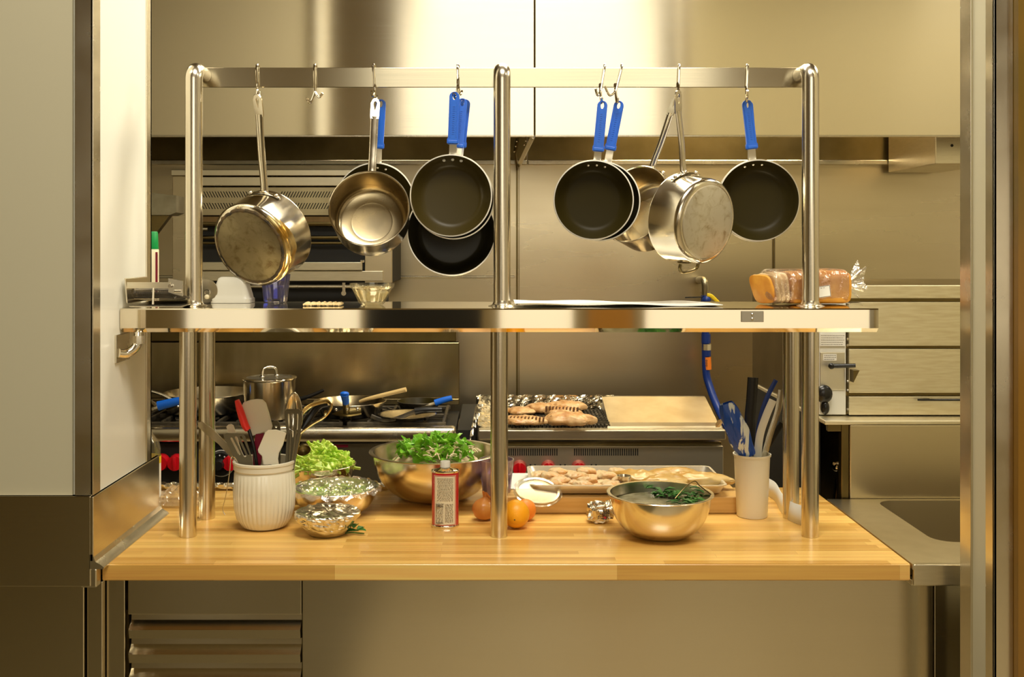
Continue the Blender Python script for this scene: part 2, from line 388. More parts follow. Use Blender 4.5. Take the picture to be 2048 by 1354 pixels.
# left partition
XL = (186-CX)/F*2.28
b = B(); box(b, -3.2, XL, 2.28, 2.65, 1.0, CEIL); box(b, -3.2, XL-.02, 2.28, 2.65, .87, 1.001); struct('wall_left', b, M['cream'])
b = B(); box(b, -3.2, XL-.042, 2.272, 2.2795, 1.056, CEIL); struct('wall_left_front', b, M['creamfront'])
x0 = (150-CX)/F*2.27
b = B(); box(b, x0, XL+.004, 2.268, 2.279, 1.056, CEIL, .0015); box(b, XL-.001, XL+.005, 2.268, 2.31, 1.056, CEIL, .001); struct('trim_1', b, M['steel'])
b = B(); box(b, XL-.04, XL+.004, 2.651, 2.66, 1.0, CEIL, .001); box(b, XL-.002, XL+.004, 2.625, 2.66, 1.05, CEIL, .001); struct('trim_2', b, M['steel'])
# right partition
XR = 942/F*2.24
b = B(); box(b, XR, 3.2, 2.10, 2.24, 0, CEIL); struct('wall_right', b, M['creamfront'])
b = B(); box(b, XR-.004, XR+.04, 2.24, 2.246, 0, CEIL, .001); box(b, XR-.005, XR+.001, 2.196, 2.246, 0, CEIL, .001); struct('trim_3', b, M['steel'])
b = B(); box(b, XR-.005, XR+.034, 2.094, 2.10, 0, CEIL, .001); box(b, XR-.005, XR+.001, 2.094, 2.13, 0, CEIL, .001); struct('trim_4', b, M['steel'])
b = B(); box(b, XR+.0345, 3.2, 2.075, 2.0995, 0, CEIL); struct('trim_5', b, mat('brown_gloss_panel', (.16, .10, .02), .12, col2=(.24, .12, .02), nscale=2, stretch=(4, 1, 1.2), thr=(.4, .6)))
b = B(); box(b, XR+.0345+.028, 3.2, 2.070, 2.0745, 0, CEIL); struct('wall_right_tile', b, M['tile'])

# ---------------------------------------------------------------- splash at the left + lower cabinets
t = thing('splash_guard', 'brushed steel splash wrapping the foot of the left wall', 'splash guard', (XL, 2.45, .9))
b = B(); box(b, -3.2, XL+.002, 2.262, 2.279, .86, 1.056, .002); obj('front_panel', b, M['panel'], t)
b = B(); box(b, XL-.001, XL+.008, 2.262, 2.71, .914, 1.055, .002); obj('side_panel', b, M['panel'], t)
b = B()
prof = [(XL+.006, .93), (XL+.012, .914), (XL+.026, .906), (XL+.030, .9015), (XL+.030, .8985), (XL-.001, .8985), (XL-.001, .93)]
a = [b.verts.new((x, 2.262, z)) for x, z in prof]; c = [b.verts.new((x, 2.72, z)) for x, z in prof]
for i in range(len(a)): b.faces.new((a[i], a[(i+1) % len(a)], c[(i+1) % len(a)], c[i]))
b.faces.new(a[::-1]); b.faces.new(c); obj('bottom_cove', b, M['steel'], t, smooth=True)
b = B(); box(b, XL-.02, (205-CX)/F*2.29-.003, 2.264, 2.29, .857, .8985, .003); obj('corner_cap', b, M['steel'], t)

t = thing('steel_equipment_cabinet', 'dark steel cabinet front below the splash at far left', 'cabinet', (-1.4, 2.35, 0))
b = B(); box(b, -2.6, (168-CX)/F*2.3, 2.30, 2.9, .05, .8565, .002); obj('body', b, M['panel'], t)
b = B(); box(b, (174-CX)/F*2.31, (205-CX)/F*2.31, 2.31, 2.36, .0, .856, .002); obj('corner_post', b, M['panel'], t)

XB0, XB1 = (205-CX)/F*2.293, (1820-CX)/F*2.293
t = thing('louvered_base_cabinet', 'steel base cabinet with louvered vent panel under the wooden counter', 'cabinet', (0, 2.6, 0))
b = B(); box(b, XB0+.03, .905, 2.40, 2.86, .04, .855, .002); obj('body', b, M['darksteel'], t)
px = lambda x, Y=2.33: (x-CX)/F*Y
b = B(); box(b, px(213), px(250), 2.33, 2.39, 0, .859, .002); obj('corner_post', b, M['panel'], t)
lp = b = B(); box(b, px(256), px(603), 2.33, 2.345, .776, .859, .0015); box(b, px(256), px(603), 2.375, 2.38, .1, .77)
obj('vent_frame', b, M['panel'], t)
zt = 1.6-(1232-HY)*2.33/F
for i in range(11):
    z = zt-i*.0545
    b = B(); prismx(b, [(2.372, z-.0003), (2.347, z-.0003), (2.346, z-.014), (2.326, z-.030), (2.331, z-.0505), (2.347, z-.0540), (2.372, z-.0540)], px(258), px(601)); obj('louver', b, M['panel'], t)
b = B(); box(b, px(604.5), px(1865), 2.33, 2.35, .05, .859, .0015); obj('front_panel', b, M['panel'], t)
t = thing('sink_base_cabinet', 'steel cabinet panel under the sink counter at the right', 'cabinet', (1.3, 2.6, 0))
b = B(); box(b, px(1869), 1.7, 2.33, 2.35, .05, .85, .0015); obj('door', b, M['panel'], t)
b = B(); box(b, px(1869)+.02, 1.7, 2.36, 2.87, .05, .70, .0015); obj('body', b, M['darksteel'], t)

# butcher block
b = B()
YB = 3.016
pl = [(XB0, 2.293), (XB1, 2.293), (XB1, YB), (-1.15, YB), (-1.15, 2.73), (XB0, 2.73)]
plate(b, pl, th=.037, M=Matrix.Translation((0, 0, .9-.0185)))
es = [e for e in b.edges if all(abs(v.co.y-2.293) < 1e-4 for v in e.verts) and abs(e.verts[0].co.z-e.verts[1].co.z) < 1e-5]
bmesh.ops.bevel(b, geom=es, offset=.0025, segments=3, affect='EDGES')
o = obj('butcher_block_counter', b, M['butcher']); tag(o, 'long maple butcher block counter top under the pass shelf', 'counter')

# sink counter
t = thing('sink_counter', 'stainless steel sink counter to the right of the wooden top', 'sink', (1.25, 2.6, .9))
b = B(); x1 = 1.75
plate(b, [(XB1+.004, 2.289), (x1, 2.289), (x1, 2.875), (XB1+.004, 2.875)], [rrect(1.045, 1.62, 2.459, 2.86, .05, 6)], th=.012, M=Matrix.Translation((0, 0, .895)))
obj('worktop', b, M['satin'], t)
b = B(); box(b, XB1+.006, x1, 2.2875, 2.30, .853, .901, .003); box(b, XB1+.006, x1, 2.30, 2.328, .850, .862, .002); obj('front_edge', b, M['satin'], t)
b = B(); lp = rrect(1.045, 1.62, 2.459, 2.86, .05, 6); n = len(lp)
A = [b.verts.new((x, y, .899)) for x, y in lp]; C = [b.verts.new((1.33+(x-1.33)*.95, 2.66+(y-2.66)*.93, .72)) for x, y in lp]
for i in range(n): b.faces.new((A[i], A[(i+1) % n], C[(i+1) % n], C[i]))
b.faces.new(C); obj('basin', b, mat('basin_steel', (.42, .36, .24), .42, 1), t, smooth=True)

# lower box and steamer
t = thing('equipment_stand', 'steel stand with an open dark bay behind the sink counter', 'equipment stand', (1.3, 3.2, 0))
xs = (1700-CX)/F*2.88
b = B(); box(b, xs, 1.75, 2.88, 3.7, .80, 1.104, .003); obj('panel', b, M['wallsteel'], t)
b = B(); box(b, .915, 1.75, 2.878, 3.7, 1.1045, 1.116, .003); obj('top', b, M['steamer'], t)
b = B(); box(b, .925, xs-.001, 3.62, 3.7, .6, 1.104); box(b, .915, .925, 2.95, 3.7, .6, 1.104); obj('bay_lining', b, M['black'], t)  # black lining put in for the shade inside the open bay
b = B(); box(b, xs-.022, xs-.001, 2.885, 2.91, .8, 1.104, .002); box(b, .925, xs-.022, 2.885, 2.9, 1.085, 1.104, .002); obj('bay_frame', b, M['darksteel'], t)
b = B(); p = P(1678, 940, 3.0)
tube(b, [(p.x-.01, p.y, .85), (p.x, p.y, p.z-.015), (p.x+.002, p.y, p.z)], .009); blob(b, (p.x, p.y, p.z+.008), (.021, .018, .014), 0); cyl(b, (p.x-.02, p.y, p.z+.02), (p.x+.015, p.y, p.z+.012), .006)
o = obj('drain_valve', b, M['chrome'], smooth=True); tag(o, 'chrome valve in the dark bay of the equipment stand', 'valve')

t = thing('steamer', 'tall steel steamer with slatted front behind the sink counter', 'steamer', (1.4, 3.3, 1.116))
YS = 2.95; zz = lambda y, Y=2.95: ZC-(y-HY)*Y/F; xx = lambda x, Y=2.95: (x-CX)/F*Y
b = B(); box(b, .92, 1.9, 2.972, 3.7, 1.117, 1.480, .002); obj('body', b, M['darksteel'], t)
for a_, c_, nm in ((571, 597, 'top_rail'), (604, 692, 'front_panel'), (698, 786, 'front_panel'), (793, 830, 'drawer')):
    b = B(); box(b, xx(1698), 1.9, YS, 2.971, zz(c_), zz(a_), .002); o = obj(nm, b, M['steamer'], t)
    if nm == 'drawer':
        h = B(); tube(h, [(xx(1858), YS-.001, zz(799)), (xx(1862), YS-.018, zz(798)), (1.8, YS-.018, zz(798))], .003, n=3); ho = obj('handle', h, M['blackplastic'], o)
b = B(); box(b, xx(1640), xx(1693), YS+.004, 2.971, 1.12, zz(560), .002); cp = obj('control_panel', b, M['whiteplas'], t)
b = B(); box(b, xx(1640), xx(1690), YS, YS+.0035, zz(780), zz(704), .002); obj('latch_plate', b, M['alu'], t)
b = B(); h0 = P(1663, 732, YS-.03); h1 = P(1711, 731, YS-.045); cyl(b, h0, h1, .0065, .0055); blob(b, h0, (.009, .009, .009), 0); cyl(b, h0, (h0.x+.006, YS, h0.z-.004), .004); obj('handle', b, M['blackplastic'], t, smooth=True)
b = B(); plate(b, [(xx(1699), zz(738)), (xx(1711), zz(738)), (xx(1699), zz(762))], th=.03, M=Matrix.Translation((0, YS-.018, 0)) @ RX); obj('handle_bracket', b, M['darksteel'], t)
b = B(); p = P(1648, 788, YS-.012); blob(b, p, (.024, .016, .026), 0); blob(b, P(1650, 815, YS-.01), (.012, .014, .02), 0); obj('knob', b, M['blackplastic'], t, smooth=True)
for (a_, c_, y0, y1, rows) in ((1640, 1690, 668, 692, 5), (1646, 1673, 708, 721, 3)):
    b = B(); box(b, xx(a_), xx(c_), YS-.001, YS+.003, zz(y1), zz(y0)); lo = obj('instruction_label', b, M['paper'], t)
    b = B()
    for r in range(rows):
        x = xx(a_)+.003
        while x < xx(c_)-.006:
            wd = random.uniform(.002, .006); z = zz(y0+(r+.7)*(y1-y0)/(rows+.4)); box(b, x, min(x+wd, xx(c_)-.002), YS-.0014, YS-.001, z-.0006, z+.0006); x += wd+.0015
    obj('print', b, M['ink'], lo)
b = B()
for y in (678, 690, 762, 780, 818): blob(b, P(1695.5, y, YS-.002), (.003, .003, .004), 0, sub=1)
obj('screw', b, M['chrome'], t)
b = B(); box(b, xx(1688), xx(1713), YS-.05, YS-.012, zz(610), zz(604), .002); box(b, xx(1695), xx(1700), YS-.02, YS+.001, zz(610), zz(604)); obj('top_latch', b, M['chrome'], t)

# ---------------------------------------------------------------- hood
for (x0, x1, lab) in ((-2.4, (1068-CX)/F*3.9, 'brushed steel exhaust hood section left of the seam'), ((1070.5-CX)/F*3.9, 2.6, 'brushed steel exhaust hood section right of the seam')):
    t = thing('exhaust_hood', lab, 'exhaust hood', ((x0+x1)/2, 4.3, 2.007), group=None)
    zb = 1.6+218*3.9/F
    b = B(); box(b, x0, x1, 3.9, 3.915, zb, CEIL-.002, .0015); obj('front_panel', b, M['hood'], t)
    b = B(); box(b, x0, x1, 3.9, 3.93, zb-.002, zb+.004, .001); obj('bottom_lip', b, M['steel'], t)
    b = B(); prismx(b, [(4.735, 1.985), (4.748, 1.985), (4.748, 2.34), (4.3, 2.66), (4.29, 2.65), (4.735, 2.33)], x0, x1); obj('back_plenum', b, M['darksteel'], t)
    b = B(); box(b, x0, x1, 4.71, 4.748, 1.962, 1.984, .003); obj('back_lip', b, M['steel'], t)
    b = B(); box(b, x0, x1, 3.93, 4.745, 2.67, 2.69); obj('top', b, M['darksteel'], t)
t = thing('hood_bracket', 'riveted steel bracket joining the two hood sections', 'bracket', (.1, 4.3, 2.0))
b = B()
p0, p1 = P(1066, 273, 3.96), P(1038, 331, 4.68)
tube(b, [p0, p1], .010, seg=4, n=1); obj('diagonal_strip', b, M['steel'], t)
b = B(); tube(b, [P(1036, 274, 4.5), P(1030, 300, 4.6), P(1034, 331, 4.7)], .03, seg=6, n=1, flat=.2); obj('gusset', b, M['darksteel'], t)
b = B()
for q in ((1033, 283), (1031, 293), (1028, 304), (1051, 282), (1048, 290)): blob(b, P(q[0], q[1], 4.42), (.004, .004, .004), 0, sub=1)
obj('rivet', b, M['chrome'], t)
t = thing('hood_end_box', 'small square steel box under the right end of the hood', 'duct box', (1.9, 4.5, 1.94))
b = B(); q0, q1 = P(1871, 272, 4.2), P(1990, 328, 4.2); box(b, q0.x, q1.x, 4.2, 4.70, q1.z, q0.z+.2, .003); obj('body', b, M['satin'], t)
b = B(); blob(b, P(1904, 291, 4.199), (.006, .003, .006), 0, sub=2); obj('hole', b, M['black'], t)
# wall seams and lips
for i, (x, w_) in enumerate(((1034, .004), (1546, .003))):
    b = B(); X = (x-CX)/F*4.75; box(b, X-w_, X+w_, 4.744, 4.7495, .9, 1.962); box(b, X+w_*2, X+w_*2.6, 4.744, 4.7495, .9, 1.962); struct('trim_%d' % (6+i), b, M['darksteel'])
b = B(); box(b, -2.4, .1, 4.738, 4.7495, 1.6-(556-HY)*4.74/F, 1.6-(551-HY)*4.74/F, .002); struct('trim_8', b, M['steel'])

# ---------------------------------------------------------------- salamander broiler
YA = 4.3; zA = lambda y: ZC-(y-HY)*YA/F; xA = lambda x: (x-CX)/F*YA
t = thing('salamander_broiler', 'wall mounted steel salamander broiler with slotted vents behind the hanging pots', 'broiler', (xA(564), 4.5, zA(600)))
b = B(); box(b, xA(347), xA(783), 4.335, 4.74, zA(566), zA(338), .003); obj('body', b, M['black'], t)
b = B(); box(b, xA(345), xA(401), YA, 4.34, zA(600), zA(352), .002); obj('side_panel', b, M['wallsteel'], t)
b = B(); box(b, xA(729), xA(783), YA+.012, 4.34, zA(566), zA(345), .002); obj('side_panel', b, M['wallsteel'], t)
b = B(); box(b, xA(345), xA(783), YA-.02, 4.34, zA(352), zA(340), .002); box(b, xA(403), xA(765), YA-.01, 4.34, zA(372), zA(354), .002); obj('top_rail', b, M['steel'], t)
b = B(); box(b, xA(403), xA(765), YA, 4.334, zA(431), zA(374), .002); vp = obj('vent_panel', b, M['panel'], t)
b = B()
for y0, y1 in ((383, 395), (406, 418)):
    for i in range(64):
        x = 404+i*5.6
        if 528 < x < 560: continue
        s = 3.2 if x > 540 else -3.2
        a0 = [P(x+s*.9, y0, YA-.0006), P(x+s*.9+1.8, y0, YA-.0006), P(x-s+1.8, y1, YA-.0006), P(x-s, y1, YA-.0006)]
        vs = [b.verts.new(v) for v in a0]; b.faces.new(vs)
obj('vent_slots', b, M['black'], vp)
b = B()
for y, r in ((447, .012), (475, .008), (486, .006)): cyl(b, (xA(403), 4.31, zA(y)), (xA(768), 4.31, zA(y)), r)
obj('rack_rail', b, M['darksteel'], t, smooth=True)
b = B(); box(b, xA(403), xA(768), 4.30, 4.33, zA(446), zA(433), .002); obj('burner_shield', b, M['brown'], t)
b = B(); cyl(b, (xA(400), 4.27, zA(458)), (xA(420), 4.27, zA(458)), .008); blob(b, (xA(406), 4.27, zA(458)), (.012, .012, .012), 0); obj('rack_knob', b, M['chrome'], t, smooth=True)
b = B(); box(b, xA(403), xA(725), YA-.01, 4.33, zA(541), zA(524), .003); obj('drip_tray', b, M['satin'], t)
b = B(); cyl(b, (xA(722), YA-.012, zA(522)), (xA(729), YA-.012, zA(522)), .006); obj('tray_knob', b, M['chrome'], t)
b = B(); box(b, xA(403), xA(766), YA, 4.334, zA(562), zA(542), .002); obj('bottom_panel', b, M['satin'], t)
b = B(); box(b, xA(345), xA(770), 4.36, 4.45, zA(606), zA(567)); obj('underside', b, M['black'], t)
b = B(); cyl(b, (xA(395), 4.29, zA(573)), (xA(765), 4.29, zA(573)), .007); obj('gas_pipe', b, M['steel'], t, smooth=True)
b = B(); cyl(b, (xA(689), 4.285, zA(586)), (xA(689), 4.275, zA(586)), .01); box(b, xA(686), xA(692), 4.28, 4.29, zA(583), zA(565)); obj('pipe_clip', b, M['chrome'], t)

# shelf heater box at far left
t = thing('steel_wall_box', 'small steel box with tapered bracket beside the left wall end', 'wall fixture', P(320, 430, 3.2))
b = B(); p = P(300, 430, 3.2); q = P(352, 391, 3.2)
v = [(-1.15, 3.2, q.z+.02), (q.x, 3.2, q.z), (q.x, 3.2, p.z+.008), (q.x-.02, 3.2, p.z), (-1.15, 3.2, p.z)]
a = [b.verts.new(k) for k in v]; c = [b.verts.new((k[0]-.01, 3.32, k[2])) for k in v]
for i in range(5): b.faces.new((a[i], a[(i+1) % 5], c[(i+1) % 5], c[i]))
b.faces.new(a); b.faces.new(c[::-1]); obj('box', b, mat('scuffed_box_steel', (.36, .33, .24), .4, 1, col2=(.22, .19, .12), nscale=12), t)
b = B(); plate(b, [(-1.15, P(0, 430, 3.22).z), (P(338, 0, 3.22).x, P(0, 431, 3.22).z), (P(302, 0, 3.22).x, P(0, 478, 3.22).z), (-1.15, P(0, 480, 3.22).z)], th=.03, M=Matrix.Translation((0, 3.24, 0)) @ RX); obj('bracket', b, M['darksteel'], t)

# ---------------------------------------------------------------- gas range
YR = 3.86; XR1 = (912-CX)/F*YR
zR = lambda y, Y=YR: ZC-(y-HY)*Y/F; xR = lambda x, Y=YR: (x-CX)/F*Y
t = thing('gas_range', 'steel gas range with open burners and tall back guard', 'range', (-.8, 4.1, 0))
b = B(); box(b, -1.75, XR1, 3.93, 4.45, 0, .86, .003); obj('body', b, M['darksteel'], t)
b = B(); box(b, -1.75, XR1-.005, 4.40, 4.44, .93, zR(685, 4.4), .003); box(b, -1.75, XR1-.005, 4.375, 4.40, .93, zR(797, 4.38), .003); obj('back_guard', b, mat('heat_stained_steel', (.46, .37, .21), .24, 1, col2=(.30, .23, .11), nscale=2.2, stretch=(2.2, 1, .5), aniso=(.6, (0, 0, 1)), thr=(.4, .6)), t)  # steel darkened and streaked in colour to stand for shade and dim reflections
b = B(); box(b, -1.75, XR1-.02, 4.44, 4.70, zR(684, 4.44)+.002, zR(684, 4.44)+.05, .003); obj('over_shelf', b, M['darksteel'], t)
b = B(); box(b, -1.75, XR1, YR, YR+.07, .868, .925, .018, seg=4); obj('front_rail', b, M['steel'], t, smooth=True)
b = B(); box(b, -1.75, XR1-.004, YR+.07, 4.37, .88, .905); obj('burner_deck', b, M['black'], t)
b = B(); box(b, -1.75, xR(596), 3.89, 3.93, .55, .862, .002); obj('control_panel', b, M['black'], t)
b = B(); box(b, xR(598), XR1, 3.89, 3.93, .55, .862, .002); obj('oven_panel', b, mat('oven_panel', (.20, .17, .11), .4, .9), t)
for (x, y, m_) in ((322, 925, 'red'), (352, 925, 'red'), (462, 925, 'red'), (441, 928, 'dial')):
    b = B(); p = P(x, y, 3.87)
    if m_ == 'red': cyl(b, (p.x, 3.885, p.z), (p.x, 3.85, p.z), .031, .027); box(b, p.x-.006, p.x+.006, 3.842, 3.85, p.z-.026, p.z+.026, .002); obj('control_knob', b, M['red'], t, smooth=True)
    else:
        cyl(b, (p.x, 3.885, p.z), (p.x, 3.86, p.z), .046, .042, 40); cyl(b, (p.x, 3.86, p.z), (p.x, 3.835, p.z), .022, .016); k = obj('thermostat_dial', b, M['blackplastic'], t, smooth=True)
        b = B(); lathe(b, [(.047, 0), (.05, 0), (.05, .004), (.047, .004)], Matrix.Translation((p.x, 3.884, p.z)) @ RX, 40, close=True)
        for i in range(9):
            an = -2.2+i*.55; box(b, p.x+.034*math.sin(an)-.002, p.x+.034*math.sin(an)+.002, 3.8575, 3.8595, p.z+.034*math.cos(an)-.002, p.z+.034*math.cos(an)+.002)
        obj('dial_marks', b, M['whiteplas'], k)
b = B()
for x0_, x1_ in ((622, 648), (664, 694)): box(b, xR(x0_), xR(x1_), 3.885, 3.8895, .848, .858)
obj('red_marker', b, M['burg'], t)
# grates
for gi in range(4):
    b = B(); gx0 = -1.72+gi*.39; gx1 = gx0+.375
    for yy in (3.95, 4.14, 4.345): box(b, gx0, gx1, yy-.007, yy+.007, .916, .932, .003)
    for k in range(6): xk = gx0+.01+k*(gx1-gx0-.02)/5; box(b, xk-.006, xk+.006, 3.95, 4.345, .918, .936, .003)
    for yy in (4.045, 4.24):
        for k in range(10):
            an = k*PI/5; c_ = Vector(((gx0+gx1)/2, yy, .92)); tube(b, [c_+Vector((.03*math.cos(an), .03*math.sin(an), 0)), c_+Vector((.085*math.cos(an), .085*math.sin(an), .01))], .005, seg=5, n=1)
    obj('burner_grate', b, M['iron'], t)
# black panel put in for the shade between range and broiler
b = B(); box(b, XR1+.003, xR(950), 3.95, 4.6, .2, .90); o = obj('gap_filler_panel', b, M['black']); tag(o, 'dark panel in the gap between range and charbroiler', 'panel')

# ---------------------------------------------------------------- charbroiler
t = thing('charbroiler', 'steel charbroiler with v shaped grates and foil backsplash', 'charbroiler', (.4, 4.1, 0))
X0, X1 = xR(957), xR(1452)
b = B(); box(b, X0, X1, 3.93, 4.40, 0, .86, .003); obj('body', b, M['darksteel'], t)
b = B(); box(b, X0, X1, YR, 3.915, zR(880), zR(860), .004); obj('front_rail', b, M['satin'], t)
b = B(); box(b, X0+.005, X1, 3.905, 3.93, .55, zR(893, 3.9), .002); cpn = obj('control_panel', b, mat('charbroiler_panel', (.66, .60, .45), .38, .95), t)
b = B()
for x_a, x_b in ((1017, 1114), (1148, 1276)):
    x = x_a
    while x < x_b:
        box(b, xR(x, 3.905), xR(x+2.2, 3.905), 3.9035, 3.9055, zR(911, 3.905), zR(897, 3.905)); x += 4.35
obj('vent_slots', b, M['black'], cpn)
for x in (1039, 1097, 1158):
    b = B(); p = P(x, 936, 3.89); cyl(b, (p.x, 3.903, p.z), (p.x, 3.865, p.z), .028, .024, 28); box(b, p.x-.005, p.x+.005, 3.856, 3.866, p.z-.024, p.z+.024, .002); obj('control_knob', b, M['red'], t, smooth=True)
b = B()
for x in (1061, 1070, 1121, 1130, 1183, 1192): cyl(b, P(x, 930, 3.904), P(x, 930, 3.9), .0035)
obj('pilot_hole', b, M['black'], t)
b = B()
for i in range(27):
    x = xR(1017)+i*.0142
    x0_ = x
    vs = []
    prof = [(0, .013), (.0035, .013), (.0068, .0015), (.0072, .0015), (.0108, .013), (.0142, .013), (.0085, -.004), (.0055, -.004)]
    A = [b.verts.new((x0_+u, 3.92, .912+v_)) for u, v_ in prof]; C = [b.verts.new((x0_+u, 4.25, .920+v_)) for u, v_ in prof]
    for k in range(len(prof)): b.faces.new((A[k], A[(k+1) % 8], C[(k+1) % 8], C[k]))
    b.faces.new(A)
for k in range(8): box(b, xR(1017), xR(1017)+.383, 3.95+k*.04, 3.954+k*.04, .924, .932)
obj('grate', b, M['iron'], t)
b = B(); box(b, xR(1017), xR(1215), 3.93, 4.24, .895, .905); obj('burner_bed', b, M['black'], t)
b = B(); box(b, xR(1217), X1, 3.916, 4.25, .900, .921, .003)
prismx(b, [(4.0, .921), (4.24, .985), (4.26, .985), (4.26, .921)], xR(1217, 4.0), X1)
obj('griddle_plate', b, mat('stained_plate', (.66, .60, .46), .33, 1, col2=(.50, .42, .28), nscale=7), t)
b = B()
random.seed(3)
for i in range(60):
    u, v_ = random.random(), random.random(); x = 1225+u*140*(.4+.6*v_); y = 800+v_*56
    if random.random() < .6: x = 1225+u*55; y = 845+v_*12
    f_ = (858-y)/61; Yy = 3.99+f_*.25; p = P(x, y, Yy-.006); blob(b, p, (random.uniform(.002, .008), .002, random.uniform(.001, .002)), .4, 200, i, 1)
obj('char_specks', b, M['ink'], t)
b = B()
def ff(u, v_):
    x = xR(952, 4.2)+u*(xR(1232, 4.2)-xR(952, 4.2)); n_ = noise.noise(Vector((u*30, v_*6, 2)))
    return Vector((x, 4.262-.012*v_+.012*n_+.01*math.sin(u*60+5*v_), .915+.075*v_+.002*noise.noise(Vector((u*40, 9, 1)))))
grid(b, 120, 12, ff); obj('foil_backsplash', b, M['foil'], t)
b = B()
def fw(u, v_):
    return Vector((xR(955, 3.9)+.075*u+.004*noise.noise(Vector((u*9, v_*9, 5))), 3.92+v_*.33, .925-.03*u+.06*v_+.004*noise.noise(Vector((u*12, v_*12, 0)))))
grid(b, 10, 30, fw); obj('foil_side_wing', b, M['foil'], t)
b = B()
def fw2(u, v_):
    a_ = P(952, 808, 4.1); c_ = P(938, 880, 3.86)
    q = a_.lerp(c_, u); return q+Vector((.03*v_*(1-u*.8), .004*noise.noise(Vector((u*14, v_*8, 5))), .02*v_*noise.noise(Vector((u*9, 1, 2)))))
grid(b, 20, 5, fw2); obj('foil_flap', b, M['foil'], t)

def fillet(name, c, L_, W_, H_, ang, mtl, seed, label, group, marks=True, tilt=0, cat='chicken'):
    t_ = thing(name, label, cat, c, group)
    Mx = Matrix.Rotation(ang, 4, 'Z') @ Matrix.Rotation(tilt, 4, 'X')
    b_ = B(); t2 = bmesh.new(); bmesh.ops.create_icosphere(t2, subdivisions=4, radius=1)
    for v in t2.verts:
        x, y, z = v.co; k = 1+.28*noise.noise(Vector((x*1.7+seed*5, y*1.7, seed)))+.08*noise.noise(Vector((x*6, y*6+seed, 1)))
        w_ = .55+.45*math.cos(min(abs(x-.15), 1)*1.2)
        v.co = Vector((x*L_*k, y*W_*k*w_, max(z, -.45)*H_*(1+.35*noise.noise(Vector((x*4, y*4, seed*2))))+H_*.45))
    t2.transform(Matrix.Translation(c) @ Mx); join(b_, t2)
    obj('meat', b_, mtl, t_, smooth=True)
    if marks:
        b_ = B()
        for k in range(int(L_/.0065)):
            x = -L_*.85+k*.0135
            if abs(x) > L_*.9: break
            box(b_, x-.0025, x+.0025, -W_*.62, -W_*.20, H_*.7, H_*1.46, .001, M=Matrix.Translation(c) @ Mx)
        obj('grill_marks', b_, M['charmark'], t_)
    return t_
g = 'chicken pieces on the charbroiler'
for i, (x, y, L_, W_, an, mk, lb) in enumerate((
    (1040, 826, .060, .055, .1, 0, 'browned flatbread sized chicken piece at the back left of the grill'),
    (1045, 846, .095, .06, -.15, 1, 'striped chicken piece at the front left of the grill'),
    (1080, 822, .062, .05, .1, 0, 'smooth chicken piece at the middle back of the grill'),
    (1132, 819, .075, .055, -.1, 0, 'smooth chicken piece at the back right of the grill'),
    (1125, 833, .07, .05, -.25, 1, 'charred striped chicken piece in the middle of the grill'),
    (1135, 848, .10, .05, -.12, 0, 'long pale chicken piece at the front right of the grill'))):
    p = tab(x, y, .937); fillet('chicken_piece', p, L_, W_, .016+.003*i, an, M['chicken'], i+1, lb, g, bool(mk))
# ---------------------------------------------------------------- pass shelf
YF = 2.44; SX0, SX1 = XL, (1757-CX)/F*YF
zs = lambda y: ZC-(y-HY)*YF/F
ZT = zs(617)
t = thing('pass_shelf', 'double post steel pass shelf standing on the wooden counter', 'shelf', (0, 2.6, .9))
b = B()
prof = [(YF+.003, ZT), (YF, ZT-.003), (YF, zs(656.5)), (YF+.012, zs(665)), (YF+.02, zs(665)), (YF+.02, zs(665)+.002), (YF+.013, zs(665)+.002), (YF+.003, zs(656)), (YF+.003, ZT-.004), (YF+.006, ZT-.006), (2.74, ZT-.006), (2.74, ZT)]
prismx(b, prof, SX0+.002, SX1)
box(b, -.98, SX0+.003, 2.663, 2.74, ZT-.006, ZT)
box(b, SX0+.002, SX1, 2.737, 2.74, zs(650), ZT)
vs = [(SX1, YF+.001, ZT), (SX1, YF+.001, zs(656)), (SX1-.012, YF+.012, zs(664)), (SX1-.012, 2.73, zs(664)), (SX1, 2.74, zs(656)), (SX1, 2.74, ZT)]
f_ = [b.verts.new(v) for v in vs]; b.faces.new(f_)
obj('shelf_top', b, M['mirror'], t)
b = B(); box(b, (340-CX)/F*2.5, (1600-CX)/F*2.5, 2.50, 2.56, ZT-.034, ZT-.0065)
for x in (.11, .41, .72, -.15, -.5): pass
obj('stiffener', b, M['steel'], t)
b = B(); box(b, (1482-CX)/F*YF, (1527-CX)/F*YF, YF-.003, YF+.001, zs(644), zs(622), .001); pl_ = obj('nameplate', b, mat('plate_grey', (.42, .38, .30), .35, .8), t)
b = B()
for y in (629, 638): blob(b, ((1504-CX)/F*YF, YF-.0035, zs(y)), (.0035, .0015, .0035), 0, sub=2)
obj('rivet', b, M['chrome'], pl_)
for (x, Y) in ((376, 2.514), (998, 2.514), (1620, 2.514), (414, 2.68), (1582, 2.68), (1000, 2.68)):
    X = (x-CX)/F*Y
    b = B(); lathe(b, [(0, .9005), (.0205, .9005), (.0205, ZT-.0065), (0, ZT-.0065)], Matrix.Translation((X, Y, 0)), 32); obj('lower_post', b, M['tube'], t, smooth=True)
YU = 2.54
YRL = YU+.085
